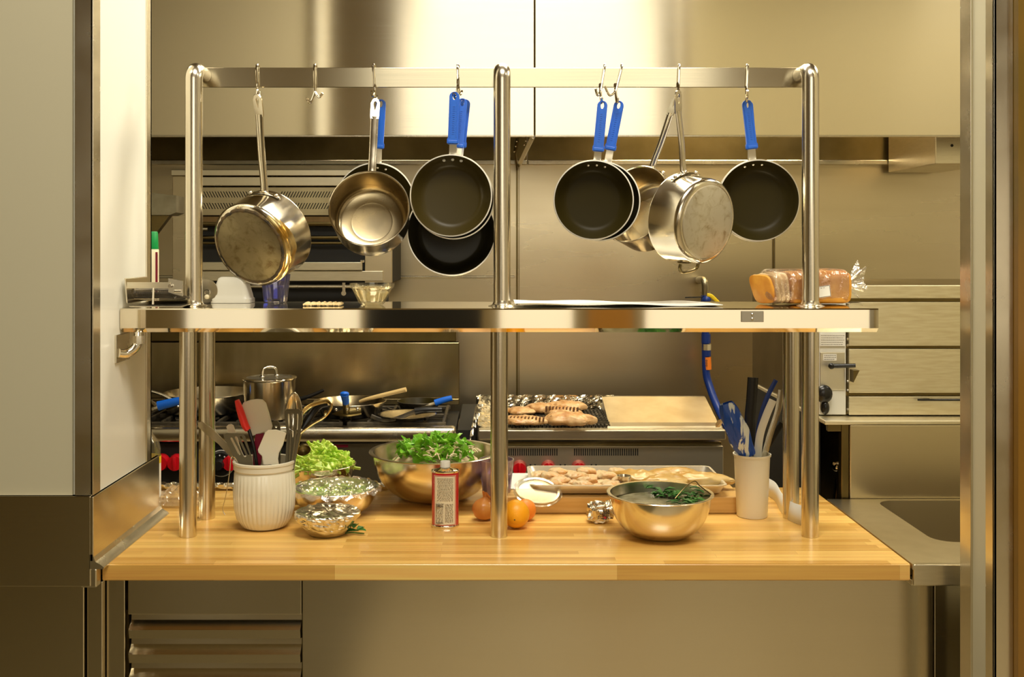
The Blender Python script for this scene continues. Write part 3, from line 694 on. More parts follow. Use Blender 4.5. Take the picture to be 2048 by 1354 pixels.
for x in (388, 1004, 1621):
    X = (x-CX)/F*YU; zt = 2.0255
    b = B(); rb_ = .023
    arc = [(X, YU+rb_-rb_*math.cos(k*PI/16), zt-rb_+rb_*math.sin(k*PI/16)) for k in range(9)]
    tube(b, [(X, YU, ZT+.001)]+arc+[(X, YRL-.0045, zt)], .0205, seg=28, n=1, up=(0, 1, 0)); obj('upper_post', b, M['tube'], t, smooth=True)
    b = B(); lathe(b, [(.0205, .014), (.021, .010), (.024, .004), (.033, .0008), (.034, .0002), (0, .0002)], Matrix.Translation((X, YU, ZT)), 32); obj('post_flange', b, M['steel'], t, smooth=True)
zr0, zr1 = ZC-(175-HY)*YRL/F, ZC-(135.5-HY)*YRL/F
b = B(); box(b, (397-CX)/F*YRL, (1612-CX)/F*YRL, YRL-.003, YRL+.003, zr0, zr1, .0012); obj('hanging_rail', b, M['panel'], t)

# ---------------------------------------------------------------- hooks
def hook(px0, px1, ybot, prong1, prong2, label, prongbase=None):
    """double pot hook hung over the rail; prongs are (px, py, dY)"""
    zt = zr1; yb = ybot; X0 = (px0-CX)/F*YRL
    t_ = thing('pot_hook', label, 'hook', (X0, YRL, zt), 'steel double hooks on the rail')
    r = .0031; yf = YRL-.010
    front = P(px1, yb, yf)
    b_ = B()
    top = Vector((X0, YRL, zt+.0065))
    back = Vector((X0+.002, YRL+.009, zt-.004)); backd = Vector((X0+.003, YRL+.008, zr0+.005))
    tube(b_, [backd, back, top, Vector((X0-.001, yf, zt-.002)), front], r, seg=8, n=5)
    for (a_, c_, dy) in (prong1, prong2):
        e = P(a_, c_, yf+dy); mid = front.lerp(e, .55); mid.z = min(front.z, e.z)-.010
        tube(b_, [front+Vector((0, 0, .022)), front+Vector((0, 0, .004)), mid, e], r, seg=8, n=6)
    obj('wire', b_, M['chrome'], t_, smooth=True)
hook(516, 515, 182, (510, 190, -.035), (519, 185, .03), 'pot hook at the left end of the rail holding the large burnt saucepan')
hook(631, 630, 186, (613, 196, -.025), (645, 186, -.01), 'empty pot hook on the rail with nothing hanging from it')
hook(748, 749, 186, (743, 182, -.035), (754, 192, .03), 'pot hook holding the open saucepan left of the centre post')
hook(916, 916, 172, (907, 186, -.04), (924, 182, .03), 'pot hook holding three blue handled pans left of the centre post')
hook(1209, 1201, 184, (1191, 177, -.02), (1204, 196, -.03), 'leaning pot hook just right of the centre post with one spare prong')
hook(1243, 1231, 184, (1210, 173, -.02), (1236, 196, -.03), 'second leaning pot hook right of the centre post, holding the rear pan')
hook(1358, 1357, 182, (1360, 184, -.04), (1352, 187, .03), 'pot hook holding the two tilted saucepans on the right')
hook(1494, 1493, 190, (1495, 181, -.035), (1494, 196, .02), 'pot hook nearest the right post holding a single blue handled pan')

# ---------------------------------------------------------------- hanging pans
CAM = Vector((0, 0, ZC))
def panframe(T, cpx, nrm):
    """frame with origin at the rim centre, z = opening direction, y towards the hanging point T"""
    n = Vector(nrm).normalized(); r = Vector(((cpx[0]-CX)/F, 1, -(cpx[1]-HY)/F))
    Y = (T-CAM).dot(n)/r.dot(n); C = CAM+r*Y; h = (T-C); L_ = h.length; h.normalize()
    x = h.cross(n).normalized(); m = Matrix((x, h, n)).transposed().to_4x4(); m.translation = C
    return m, L_
def fry(cpx, T, rpx, nrm, label, group, matin='nonstick', rivc='alu', sleeve=.118, depth=.034, hw=.0095):
    Tw = P(*T); m, L_ = panframe(Tw, cpx, nrm); R = rpx*m.translation.y/F
    t_ = thing('frying_pan', label, 'frying pan', M=m, group=group)
    d = depth; rf = R*.70
    outer = [(0, -d-.003), (rf, -d-.003), (rf+.010, -d+.001), (R*.93, -.010), (R-.001, -.001), (R+.0005, .0), (R, .0022), (R-.0028, .0024)]
    b_ = B(); lathe(b_, outer, None, 72); obj('pan_body', b_, M['alu'], t_, smooth=True, local=True)
    inn = [(R-.0028, .0024), (R-.0045, .0008), (R*.90, -.011), (rf+.008, -d+.007), (rf+.001, -d+.0015), (rf-.003, -d+.0005), (rf-.005, -d), (0, -d)]
    b_ = B(); lathe(b_, inn, None, 72); obj('nonstick_interior', b_, M[matin], t_, smooth=True, local=True)
    # rivets at the top of the inside
    b_ = B()
    for k in (-.24, 0, .24):
        a_ = PI/2+k; rr = R*.885; blob(b_, (rr*math.cos(a_), rr*math.sin(a_), -.0105), (.0042, .0036, .0028), 0, sub=2)
    obj('rivet', b_, M[rivc], t_, smooth=True, local=True)
    # steel strap
    z0 = -.014; s0 = L_-sleeve+.006
    b_ = B()
    mm = lambda y: .006*math.sin(min(1, max(0, (y-R)/(L_-R)))*PI)
    def strap(u, v):
        y = R*.94+u*(s0+.03-R*.94); wd = hw*(1.0-.12*u); return Vector((wd*(v*2-1), y, z0+.012*u+mm(y)))
    gg = bmesh.new(); grid(gg, 12, 4, strap); g2 = bmesh.ops.extrude_face_region(gg, geom=list(gg.faces)); bmesh.ops.translate(gg, vec=(0, 0, -.0035), verts=[e for e in g2['geom'] if isinstance(e, bmesh.types.BMVert)])
    join(b_, gg); obj('handle_strap', b_, M['alu'], t_, local=True)
    # blue sleeve with a hanging hole
    b_ = B(); zh = z0+.012; y1 = L_+.008; y0 = L_-sleeve; w0, w1 = .0145, .0125
    out = []
    for i in range(13): a_ = PI*i/12; out.append((w1*math.cos(a_), y1-w1+w1*math.sin(a_)))
    out += [(-w0*.86, y0+.016), (-w0, y0+.012), (-w0, y0), (w0, y0), (w0, y0+.012), (w0*.86, y0+.016)]
    tt = bmesh.new(); plate(tt, out, [ell(0, L_-.004, .0042, .0085, 16)], th=.012)
    es = [e for e in tt.edges if len(e.link_faces) == 2 and e.calc_face_angle(0) > .8]
    bmesh.ops.bevel(tt, geom=es, offset=.0022, segments=2, affect='EDGES'); tt.transform(Matrix.Translation((0, 0, zh))); join(b_, tt)
    hs = obj('handle_sleeve', b_, M['bluehandle'], t_, smooth=True, local=True)
    b_ = B(); zf = zh+.006
    for s in (-1, 1): box(b_, s*w1*.62-.0006, s*w1*.62+.0006, y0+.016, L_-.016, zf-.0005, zf+.0012)
    for k in range(14):
        y = y0+.024+k*.0052
        if y > L_-.022: break
        box(b_, -.0028, .0028, y, y+.0028, zf-.0005, zf+.0006)
        box(b_, -.0015, .0015, y+.0008, y+.002, zf, zf+.0009)
    box(b_, -w0*.8, w0*.8, y0+.002, y0+.009, zf-.001, zf+.0018, .0008)
    obj('embossing', b_, M['bluehandle'], hs, local=True)
    return t_
g = 'small nonstick frying pans hanging from the rail'
yb_ = YRL-.03
fry((750, 405), (762, 205, YRL+.035), 80, (.02, -1, .02), 'nonstick pan mostly hidden behind the open saucepan', g, rivc='chrome')
fry((903, 463), (931, 205, YRL+.055), 89, (.05, -1, .12), 'larger dark frying pan hanging lowest behind two others beside the centre post', g, 'nonstick2', depth=.042)
fry((907, 397), (925, 203, YRL+.00), 82, (.03, -1, .05), 'middle frying pan sandwiched in the trio beside the centre post', g, 'nonstick2')
fry((902, 391), (909, 190, YRL-.045), 82.5, (-.04, -1, .03), 'foremost frying pan of the trio beside the centre post with three pale rivets', g, 'nonstickbrown', rivc='whiteplas', sleeve=.122)
fry((1200, 402), (1238, 208, YRL-.005), 80, (-.15, -1, .02), 'rear frying pan of the overlapping pair right of the centre post', g, 'nonstick2', rivc='chrome')
fry((1187, 400), (1205, 208, YRL-.045), 80, (-.08, -1, .0), 'front frying pan of the overlapping pair right of the centre post', g, rivc='chrome')
fry((1512, 404), (1496, 208, YRL+.075), 80, (-.02, -1, .02), 'frying pan edge peeking out behind the pan next to the right post', g, 'nonstick2', rivc='chrome')
fry((1517, 401), (1494, 206, YRL+.035), 82, (-.02, -1, -.02), 'single frying pan hanging next to the right post', g, rivc='chrome')

def sauce(cpx, T, rpx, nrm, depth, label, basemat, flat=False, group='steel saucepans hanging from the rail', hx=0, loop=False, taper=.97, hw=.011, ring=False):
    Tw = P(*T); m, L_ = panframe(Tw, cpx, nrm); R = rpx*m.translation.y/F; d = depth; rb = R*taper
    t_ = thing('saucepan', label, 'saucepan', M=m, group=group)
    rr = .014
    pr = [(rb-rr, -d)]+[(rb-rr+rr*math.sin(a*PI/12), -d+rr-rr*math.cos(a*PI/12)) for a in range(1, 7)]
    outer = [(rb-rr-.004, -d+.0005)]+pr+[(R-.001, -.006), (R+.0015, -.002), (R+.0015, .0), (R-.001, .001), (R-.003, -.002)]
    b_ = B(); lathe(b_, outer, None, 72); obj('pan_body', b_, M['potsteel'], t_, smooth=True, local=True)
    inn = [(R-.003, -.002), (rb-.004, -d+.018), (rb-.010, -d+.009), (rb-.02, -d+.0045), (rb*.55, -d+.004), (rb*.545, -d+.0046), (rb*.5, -d+.004), (0, -d+.004)]
    b_ = B(); lathe(b_, inn, None, 72); obj('pan_interior', b_, M['potin'], t_, smooth=True, local=True)
    b_ = B(); lathe(b_, [(0, -d-.003), (rb-rr-.006, -d-.003), (rb-rr-.003, -d-.0015), (rb-rr-.003, -d+.001), (0, -d+.001)], None, 72); obj('pan_base', b_, M[basemat], t_, smooth=True, local=True)
    if ring:
        b_ = B()
        lathe(b_, [(rb-rr-.0052, -d-.0036), (rb-rr-.001, -d-.0030), (rb-rr+.0028, -d+.0004), (rb-rr-.0052, -d+.002)], None, 180, flute=lambda a, z: .022*noise.noise(Vector((math.cos(a)*9, math.sin(a)*9, 3)))+.012*noise.noise(Vector((math.cos(a)*40, math.sin(a)*40, 3))), close=True)
        obj('burnt_ring', b_, M['soot'], t_, local=True)
        b_ = B()
        def stf(u, v):
            a_ = math.radians(125+105*u); w_ = .35+.65*math.sin(u*PI)*(1+.5*noise.noise(Vector((u*7, 2, 1))))
            k = v*w_*2.1
            if k < 1: r_, z_ = rb-rr+rr*math.sin(k*PI/2), -d+rr-rr*math.cos(k*PI/2)
            else: r_, z_ = rb+.0003, -d+rr+(k-1)*.02
            return Vector(((r_+.0005)*math.cos(a_), (r_+.0005)*math.sin(a_), z_-.0004))
        grid(b_, 60, 14, stf); obj('amber_stain', b_, mat('amber_burnt_oil', (.42, .22, .03), .22, .8, col2=(.70, .55, .25), nscale=26, thr=(.35, .6)), t_, smooth=True, local=True)
    # riveted bracket
    b_ = B()
    pth = [(R*1.02*math.sin(a_), R*1.02*math.cos(a_), -.022) for a_ in (-.42, -.25, 0, .25, .42)]
    tube(b_, pth, .007, seg=8, flat=.3, up=(0, 1, 0)); br = obj('handle_bracket', b_, M['chrome'], t_, smooth=True, local=True)
    b_ = B()
    for a_ in (-.33, .33): blob(b_, (R*1.045*math.sin(a_), R*1.045*math.cos(a_), -.022), (.005, .005, .005), 0, sub=2)
    obj('rivet', b_, M['chrome'], br, smooth=True, local=True)
    # long handle: round near the pan, flat plate with a hole at the tip
    b_ = B(); ze = -.010
    y_a = R+.001; y_b = L_-.045
    tube(b_, [(0, y_a, -.022), (0, y_a+.012, -.014), (0, y_a+(y_b-y_a)*.5, ze), (0, y_b+.004, 0)], hw, seg=16, n=6, up=(0, 0, 1), rfun=lambda u: (hw*(1.0+.0*u), hw*(.62-.3*u)))
    out = [(-hw, y_b-.002), (hw, y_b-.002), (hw*1.12, y_b+.008), (hw*1.12, L_-.004), (hw*.7, L_+.006), (hw*.3, L_+.009), (-hw*.3, L_+.009), (-hw*.7, L_+.006), (-hw*1.12, L_-.004), (-hw*1.12, y_b+.008)]
    hole = [(0, L_-.026), (.0045, L_-.008), (.0045, L_-.003), (.002, L_+.001), (-.002, L_+.001), (-.0045, L_-.003), (-.0045, L_-.008)]
    tt = bmesh.new(); plate(tt, out, [hole], th=.0045); tt.transform(Matrix.Translation((0, 0, 0))); join(b_, tt)
    obj('handle', b_, M['tube'], t_, smooth=True, local=True)
    if loop:
        b_ = B(); tube(b_, [(-.03, -R-.001, -.03), (-.033, -R-.012, -.03), (-.022, -R-.024, -.03), (.022, -R-.024, -.03), (.033, -R-.012, -.03), (.03, -R-.001, -.03)], .005, seg=8, flat=.6)
        tube(b_, [(-.036, -R*.99+.004, -.03), (0, -R-.002, -.03), (.036, -R*.99+.004, -.03)], .006, seg=8, flat=.4); obj('helper_handle', b_, M['darksteel'], t_, smooth=True, local=True)
    return t_
sauce((545, 464), (515, 196, YRL-.05), 87, (.36, .86, .36), .105, 'large saucepan with a burnt brown base turned to the camera', 'burnt', ring=True, taper=.99)
sauce((738, 416), (751, 204, YRL-.035), 80, (.03, -.94, .34), .095, 'open saucepan showing its brushed inside left of the centre post', 'burnt', hw=.010)
sauce((1266, 407), (1353, 198, YRL+.10), 81, (-.62, -.70, .33), .10, 'saucepan tilted sideways behind the pale based one on the right', 'burntlight', hw=.010)
sauce((1359, 434), (1356, 188, YRL-.09), 88, (-.60, .78, .14), .092, 'deep saucepan with a pale stained base and short helper handle', 'burntlight', loop=True, taper=.96, hw=.010)
# ---------------------------------------------------------------- things on the pass shelf
ZS = ZT+.0006
def sh(px, Y=2.6): return Vector(((px-CX)/F*Y, Y, ZS))
# wire slicer tray at the left
t = thing('wire_tray', 'small steel tray with coiled wires at the left end of the pass shelf', 'tray', sh(310, 2.50))
xw = lambda x, Y=2.47: (x-CX)/F*Y
zw = lambda y, Y=2.47: ZC-(y-HY)*Y/F
b = B()
tt = bmesh.new()
vs = [tt.verts.new(v) for v in ((xw(262), 2.455, ZS+.004), (xw(366), 2.455, ZS+.004), (xw(368), 2.60, ZS+.010), (xw(262), 2.60, ZS+.010))]; tt.faces.new(vs)
vs = [tt.verts.new(v) for v in ((xw(254), 2.452, zw(556)), (xw(258), 2.452, zw(604)), (xw(262), 2.60, zw(604)), (xw(258), 2.60, zw(556)))]; tt.faces.new(vs)
g2 = bmesh.ops.extrude_face_region(tt, geom=list(tt.faces)); bmesh.ops.translate(tt, vec=(.003, 0, -.002), verts=[e for e in g2['geom'] if isinstance(e, bmesh.types.BMVert)])
join(b, tt); obj('base', b, M['steel'], t)
b = B(); box(b, xw(258), xw(344), 2.455, 2.458, zw(576), zw(564)); prismx(b, [(2.50, zw(600)), (2.60, zw(606)), (2.60, zw(604))], xw(262), xw(366)); obj('front_bar', b, M['satin'], t)
b = B(); plate(b, [(xw(340), zw(556)), (xw(368), zw(562)), (xw(368), zw(592)), (xw(340), zw(584))], th=.006, M=Matrix.Translation((0, 2.46, 0)) @ RX); obj('side_bracket', b, M['steel'], t)
b = B(); cyl(b, (xw(345), 2.455, zw(571)), (xw(345), 2.448, zw(571)), .004); cyl(b, (xw(352), 2.456, zw(582)), (xw(366), 2.456, zw(582)), .004); obj('screw', b, M['chrome'], t)
b = B()
pts = []
for i in range(300):
    a_ = i*PI/4; pts.append((xw(262)+i*.00032, 2.50+.016*math.cos(a_), zw(588)+.012*math.sin(a_)))
tube(b, pts, .0009, seg=4, n=1); obj('wire_coil', b, M['iron'], t)
b = B()
for k in range(4): tube(b, [(xw(262), 2.49+.02*k, zw(584+4*k)), (xw(366), 2.50+.02*k, zw(594+3*k))], .0018, seg=5, n=1)
obj('cross_wires', b, M['iron'], t)
b = B(); cyl(b, (xw(311), 2.456, zw(575)), (xw(310), 2.456, zw(608)), .0028); obj('lever_pin', b, M['chrome'], t)
# tall can with green cap
p = P(301, 565, 2.70)
t = thing('spray_can', 'tall cream spray can with green cap behind the left wall end', 'spray can', (p.x, p.y, ZS))
zc0, zc1 = ZC-(498-HY)*2.7/F, ZC-(463-HY)*2.7/F
b = B(); lathe(b, [(0, ZS), (.021, ZS), (.021, zc0-.002), (.0195, zc0), (0, zc0)], Matrix.Translation((p.x, p.y, 0)), 32); obj('can_body', b, mat('can_label_cream', (.82, .74, .50), .4), t, smooth=True)
b = B(); lathe(b, [(0, zc0), (.0205, zc0), (.0185, zc1-.003), (.0165, zc1), (0, zc1)], Matrix.Translation((p.x, p.y, 0)), 32); obj('cap', b, M['green'], t, smooth=True)
b = B(); box(b, p.x+.0165, p.x+.0204, p.y-.0125, p.y-.004, ZS+.01, zc0-.008)
b2 = b; obj('label_stripe', b, M['burg'], t)
# rails, disc, white tub
t = thing('pull_chain_disc', 'little grey disc with a cream knob beside the left upper post', 'gadget', sh(412, 2.66))
b = B(); p = P(412, 597, 2.66); lathe(b, [(0, -.002), (.030, -.002), (.030, .002), (0, .002)], Matrix.Translation((p.x, p.y, ZS+.0305)) @ RX, 32); obj('disc', b, M['steel'], t, smooth=True)
b = B(); blob(b, (p.x+.004, p.y-.007, ZS+.016), (.006, .005, .006), 0); obj('knob', b, M['label'], t, smooth=True)
b = B(); lathe(b, [(.006, -.001), (.008, -.001), (.008, .001), (.006, .001)], Matrix.Translation((p.x+.003, p.y-.004, ZS+.027)) @ RX, 20, close=True); obj('ring', b, M['chrome'], t)
p = sh(466, 2.69)
t = thing('white_plastic_tub', 'upturned white plastic tub below the large burnt saucepan', 'container', p)
b = B()
def rsq(zs_):
    rings = []
    for (s, z) in zs_: rings.append([b.verts.new((p.x+x, p.y+y*.7, p.z+z)) for x, y in rrect(-s, s, -s, s, s*.35, 5)])
    for a_, c_ in zip(rings, rings[1:]):
        for k in range(len(a_)): b.faces.new((a_[k], a_[(k+1) % len(a_)], c_[(k+1) % len(a_)], c_[k]))
    b.faces.new(rings[0]); b.faces.new(rings[-1])
rsq([(.051, 0), (.051, .010), (.048, .013), (.046, .022), (.040, .045), (.034, .062), (.028, .066)]); obj('tub', b, mat('grey_white_plastic', (.58, .56, .48), .35), t, smooth=True)
# blue tumbler
def tumbler(name, c, r0, r1, h, m_, label, cat, ribs=12, th=.0025):
    t_ = thing(name, label, cat, c)
    b_ = B(); fl = lambda a, z: (.02*math.cos(ribs*a) if z < h*.8 else 0)
    lathe(b_, [(0, 0), (r0*.92, 0), (r0, .004), (r0+(r1-r0)*.8, h*.8), (r1, h), (r1-th, h), (r0+(r1-r0)*.8-th, h*.8), (r0-th, .010), (0, .010)], Matrix.Translation(c), 72, flute=fl)
    obj('glass', b_, m_, t_, smooth=True); return t_
tumbler('drinking_tumbler', sh(551, 2.70), .030, .038, .072, M['blueplas'], 'blue tinted ribbed tumbler under the large burnt saucepan', 'tumbler')
# cracker
t0 = sh(647, 2.56)
b = B(); random.seed(5)
def cr(u, v_):
    return Vector((t0.x-.046+.092*u, t0.y-.025+.05*v_, ZS+.0035+.004*abs(math.sin(u*22))*abs(math.sin(v_*9))+.002*random.random()))
grid(b, 44, 10, cr)
g2 = bmesh.ops.extrude_face_region(b, geom=list(b.faces)); bmesh.ops.translate(b, vec=(0, 0, -.0033), verts=[e for e in g2['geom'] if isinstance(e, bmesh.types.BMVert)])
o = obj('cracker', b, M['cracker']); tag(o, 'rough golden cracker lying on the pass shelf beside the glass bowl', 'cracker')
# glass bowl with grated cheese
p = sh(744, 2.585)
t = thing('glass_bowl', 'small clear glass bowl on the pass shelf left of the centre post', 'bowl', p)
b = B(); lathe(b, [(0, 0), (.026, 0), (.032, .005), (.046, .034), (.0495, .040), (.054, .042), (.0555, .053), (.053, .053), (.051, .043), (.044, .035), (.030, .008), (0, .006)], Matrix.Translation(p), 64); obj('bowl_wall', b, M['glass'], t, smooth=True)
b = B(); random.seed(9)
lathe(b, [(0, .0075), (.028, .0095), (.041, .030), (.036, .036), (.02, .040), (0, .041)], Matrix.Translation(p), 32)
for i in range(260):
    a_ = random.random()*6.28; r = random.random()**.5*.038; q = p+Vector((r*math.cos(a_), r*math.sin(a_), .036+.006*math.cos(r*30)+random.uniform(0, .003)))
    d = Vector((random.uniform(-1, 1), random.uniform(-1, 1), random.uniform(-.3, .5))).normalized()*.004; tube(b, [q-d, q+d], .0011, seg=4, n=1)
o = obj('grated_cheese', b, M['grated']); tag(o, 'grated cheese heaped in the small glass bowl', 'cheese', kind='stuff')
# paper sheets
b = B()
def pap(u, v_):
    x = xw(1028, 2.6)+u*(xw(1432, 2.6)-xw(1028, 2.6)); return Vector((x, 2.52+.17*v_*(1-.2*u), ZS+.0035+.003*(1-u)+.0015*math.sin(u*14+v_*3)-.002*u+(.010*max(0, u-.75)*4*v_*max(0, 1-u)*4)))
grid(b, 60, 8, pap); o = obj('paper_sheet', b, M['paper'], solid=.001); tag(o, 'long white sheet of paper lying along the pass shelf right of the centre post', 'paper')
# bread
p = sh(1612, 2.63)
t = thing('bread_loaf', 'golden sliced sandwich loaf inside a clear bag at the right of the pass shelf', 'bread', p)
def slab(bm_, x0, x1, w_, h_, M_=None, n=28, dome=.006, e=4.0):
    rings = []
    xs_ = [x0, x0+.004, x0+.012]+[x0+.012+(x1-x0-.024)*i/8 for i in range(1, 8)]+[x1-.012, x1-.004, x1]
    if x1-x0 < .03: xs_ = [x0, x0+.0015, x1-.0015, x1]
    for k, x in enumerate(xs_):
        s = .93 if k in (0, len(xs_)-1) else (.98 if k in (1, len(xs_)-2) else 1)
        ring = []
        for i in range(n):
            a_ = 2*PI*i/n; c_, s_ = math.cos(a_), math.sin(a_)
            y = w_*s*math.copysign(abs(c_)**(2/e), c_); z = h_*s*math.copysign(abs(s_)**(2/e), s_)
            z += dome*noise.noise(Vector((x*14, y*20, 3)))*.6 if z > 0 else 0
            ring.append(bm_.verts.new((x, y, z+h_)))
        rings.append(ring)
    for a_, c_ in zip(rings, rings[1:]):
        for k in range(n): bm_.faces.new((a_[k], a_[(k+1) % n], c_[(k+1) % n], c_[k]))
    bm_.faces.new(rings[0]); bm_.faces.new(rings[-1])
    if M_ is not None: bm_.transform(M_)
Mb = Matrix.Translation(p+Vector((0, 0, .001))) @ Matrix.Rotation(math.radians(8), 4, 'Z')
b = B(); slab(b, -.058, .098, .05, .041, Mb); obj('loaf_body', b, M['bread'], t, smooth=True)
for i in range(4):
    b = B(); slab(b, 0, .0085, .048-.001*i, .040-.0008*i, Mb @ Matrix.Translation((-.071-.0125*i, -.002*i, 0)) @ Matrix.Rotation(-math.radians(6+4*i), 4, 'Y') @ Matrix.Rotation(math.radians(4+3*i), 4, 'Z')); obj('bread_slice', b, M['bread'] if i == 3 else M['crumb'], t, smooth=True)
b = B()
def bagf(u, v_):
    a_ = 2*PI*v_; x = -.118+u*.232; k = min(1, (u*14)**.5) if u < .07 else (min(1, ((1-u)*9)**.6) if u > .89 else 1)
    n_ = 1+.04*noise.noise(Vector((x*30, math.cos(a_)*2, math.sin(a_)*2)))+.03*noise.noise(Vector((x*90, math.cos(a_)*5, math.sin(a_)*5)))
    c_, s_ = math.cos(a_), math.sin(a_)
    y = (.053*k*n_)*math.copysign(abs(c_)**.6, c_); z = .0435+(.0435*k*n_)*math.copysign(abs(s_)**.6, s_)
    return Mb @ Vector((x, y, max(z, .0002)))
grid(b, 60, 48, bagf)
bag = thing('plastic_bread_bag', 'clear crinkled plastic bag with a twisted end around the loaf', 'bag', p)
obj('film', b, M['bag'], bag, smooth=True)
b = B()
def frill(u, v_):
    a_ = 2*PI*v_; r = .006+.030*u**.8*(1+.4*math.sin(5*a_+2)+.2*math.sin(11*a_)); return Mb @ Vector((.112+.032*u, r*math.cos(a_)*.8, .046+.012*u+r*math.sin(a_)))
grid(b, 14, 60, frill); obj('twisted_end', b, M['film'], bag, smooth=True)
b = B()
Ml = Mb @ Matrix.Translation((.002, -.0600, .030)) @ Matrix.Rotation(-.12, 4, 'Y') @ RX
box(b, -.033, .034, -.014, .014, -.0004, .0004, M=Ml); lb = obj('price_label', b, M['paper'], bag)
b = B()
for x0_, x1_, y0_, y1_ in ((-.0325, .0335, .0125, .0135), (-.0325, .0335, -.0135, -.0125), (-.0325, -.0315, -.0135, .0135), (.0325, .0335, -.0135, .0135)): box(b, x0_, x1_, y0_, y1_, .0004, .0007, M=Ml)
for k in range(7): box(b, -.026+k*.007, -.022+k*.007, .0085, .0095, .0004, .0007, M=Ml)
obj('label_print', b, M['ink'], lb)

# ---------------------------------------------------------------- things on the butcher block
ZB = .9005
def bowl(name, c, R, h, label, cat, rb=None, m_='potsteel', lip=.006, group=None):
    t_ = thing(name, label, cat, c, group); rb = rb or R*.38; pr = []
    n = 14
    for i in range(n+1):
        u = i/n; a_ = u*PI/2; pr.append((rb+(R-lip-rb)*math.sin(a_)**.85, h*(1-math.cos(a_))**.92))
    inn = [(r-.0022, z+.0022) for r, z in pr[::-1]]
    prof = [(0, 0)]+pr+[(R-.001, h-.0008), (R, h+.0005), (R-.001, h+.0018)]+[(R-lip-.002, h+.0012)]+inn[1:]+[(0, .0024)]
    b_ = B(); lathe(b_, prof, Matrix.Translation(c), 96); obj('bowl_wall', b_, M[m_], t_, smooth=True); return t_
M['bowlsteel'] = mat('mixing_bowl_steel', (.80, .73, .58), .2, 1, rvar=.07, nscale=7)
# crock
cc = Vector(((529-CX)/F*2.60, 2.60, ZB))
t = thing('utensil_crock', 'cream ribbed ceramic crock full of kitchen utensils', 'crock', cc)
pr = [(0, 0), (.046, 0), (.056, .005), (.066, .024), (.0725, .05), (.0745, .09), (.0735, .138), (.0728, .139), (.0725, .143), (.0755, .146), (.0758, .158), (.0775, .160), (.0775, .165), (.074, .1665), (.069, .165), (.067, .15), (.066, .04), (.05, .01), (0, .009)]
b = B(); lathe(b, pr, Matrix.Translation(cc), 240, flute=lambda a, z: (.030*abs(math.cos(20*a))**1.3 if .006 < z < .138 else 0)); obj('crock_body', b, M['ceramic'], t, smooth=True)
YC = 2.60
def U(px, py, Y=YC): return P(px, py, Y)
def blade(pts2, holes, Y, th=.002, bend=0):
    """outline drawn in photo directions, standing upright in the crock"""
    tt_ = bmesh.new(); conv = lambda q: ((q[0]-CX)*Y/F, ZC-(q[1]-HY)*Y/F)
    plate(tt_, [conv(q) for q in pts2], [[conv(q) for q in h_] for h_ in holes], th=th, M=Matrix.Translation((0, Y, 0)) @ RX)
    return tt_
def U_obj(name, tt_, m_, parent, **k):
    b_ = B(); join(b_, tt_); return obj(name, b_, m_, parent, **k)
def slot(x0, y0, x1, y1, w_):
    d = Vector((x1-x0, y1-y0)).normalized(); n_ = Vector((-d.y, d.x))*w_/2; a_ = Vector((x0, y0)); c_ = Vector((x1, y1))
    out = []
    for k in range(5): an = PI*k/4; v = a_+n_*math.cos(an)-d*(w_/2)*math.sin(an); out.append((v.x, v.y))
    for k in range(5): an = PI*k/4; v = c_-n_*math.cos(an)+d*(w_/2)*math.sin(an); out.append((v.x, v.y))
    return out
g = None
t = thing('slotted_turner', 'olive grey slotted turner leaning left in the crock', 'turner', U(480, 1000, 2.575))
tb = blade([(447, 869), (453, 866), (484, 867), (490, 872), (503, 912), (506, 935), (492, 940), (478, 930), (463, 905), (448, 874)],
           [slot(463, 877, 479, 908, 5), slot(472, 875, 490, 912, 5.5), slot(482, 874, 497, 908, 4.5)], 2.58, .003)
U_obj('blade', tb, M['greyplastic'], t)
b = B(); cyl(b, U(490, 930, 2.58), (cc.x-.01, 2.60, ZB+.015), .005); obj('handle', b, M['greyplastic'], t)
t = thing('offset_spatula', 'long flat steel spatula sticking far out left of the crock', 'spatula', U(480, 1000, 2.6))
tb = blade([(396, 845), (404, 843), (426, 858), (447, 880), (478, 908), (500, 940), (484, 940), (462, 915), (437, 888), (412, 868), (397, 854)], [], 2.60, .003)
U_obj('blade', tb, M['steel'], t)
b = B(); cyl(b, U(490, 935, 2.60), (cc.x+.02, 2.60, ZB+.015), .004); obj('handle', b, M['steel'], t)
t = thing('narrow_spatula', 'small cream spatula end behind the slotted turner', 'spatula', U(480, 1000, 2.63))
tb = blade([(453, 853), (457, 849), (462, 848), (467, 851), (482, 900), (500, 940), (488, 942), (470, 905)], [], 2.635, .005)
U_obj('blade', tb, M['whitesil'], t)
t = thing('red_spatula', 'slim red spatula with black handle seen edge on in the crock', 'spatula', U(500, 1000, 2.59))
b = B(); tube(b, [U(474, 800, 2.60), U(480, 820, 2.60), U(490, 850, 2.60), U(497, 860, 2.60)], .008, seg=12, rfun=lambda u: (.004+.0045*math.sin(u*PI*.9)+.001, .012)); obj('blade', b, M['redspat'], t, smooth=True)
b = B(); tube(b, [U(494, 850, 2.60), U(504, 880, 2.60), U(512, 920, 2.60), (cc.x, 2.60, ZB+.02)], .0045, seg=8); obj('handle', b, M['blackplastic'], t, smooth=True)
t = thing('large_rubber_spatula', 'biggest white rubber spatula standing in the crock', 'spatula', U(520, 1000, 2.60))
tb = blade([(484, 812), (487, 805), (500, 800), (514, 798), (525, 799), (532, 806), (538, 825), (545, 852), (543, 860), (500, 873), (497, 860), (490, 835)], [], 2.615, .007)
es = [e for e in tb.edges if len(e.link_faces) == 2 and e.calc_face_angle(0) > .8]
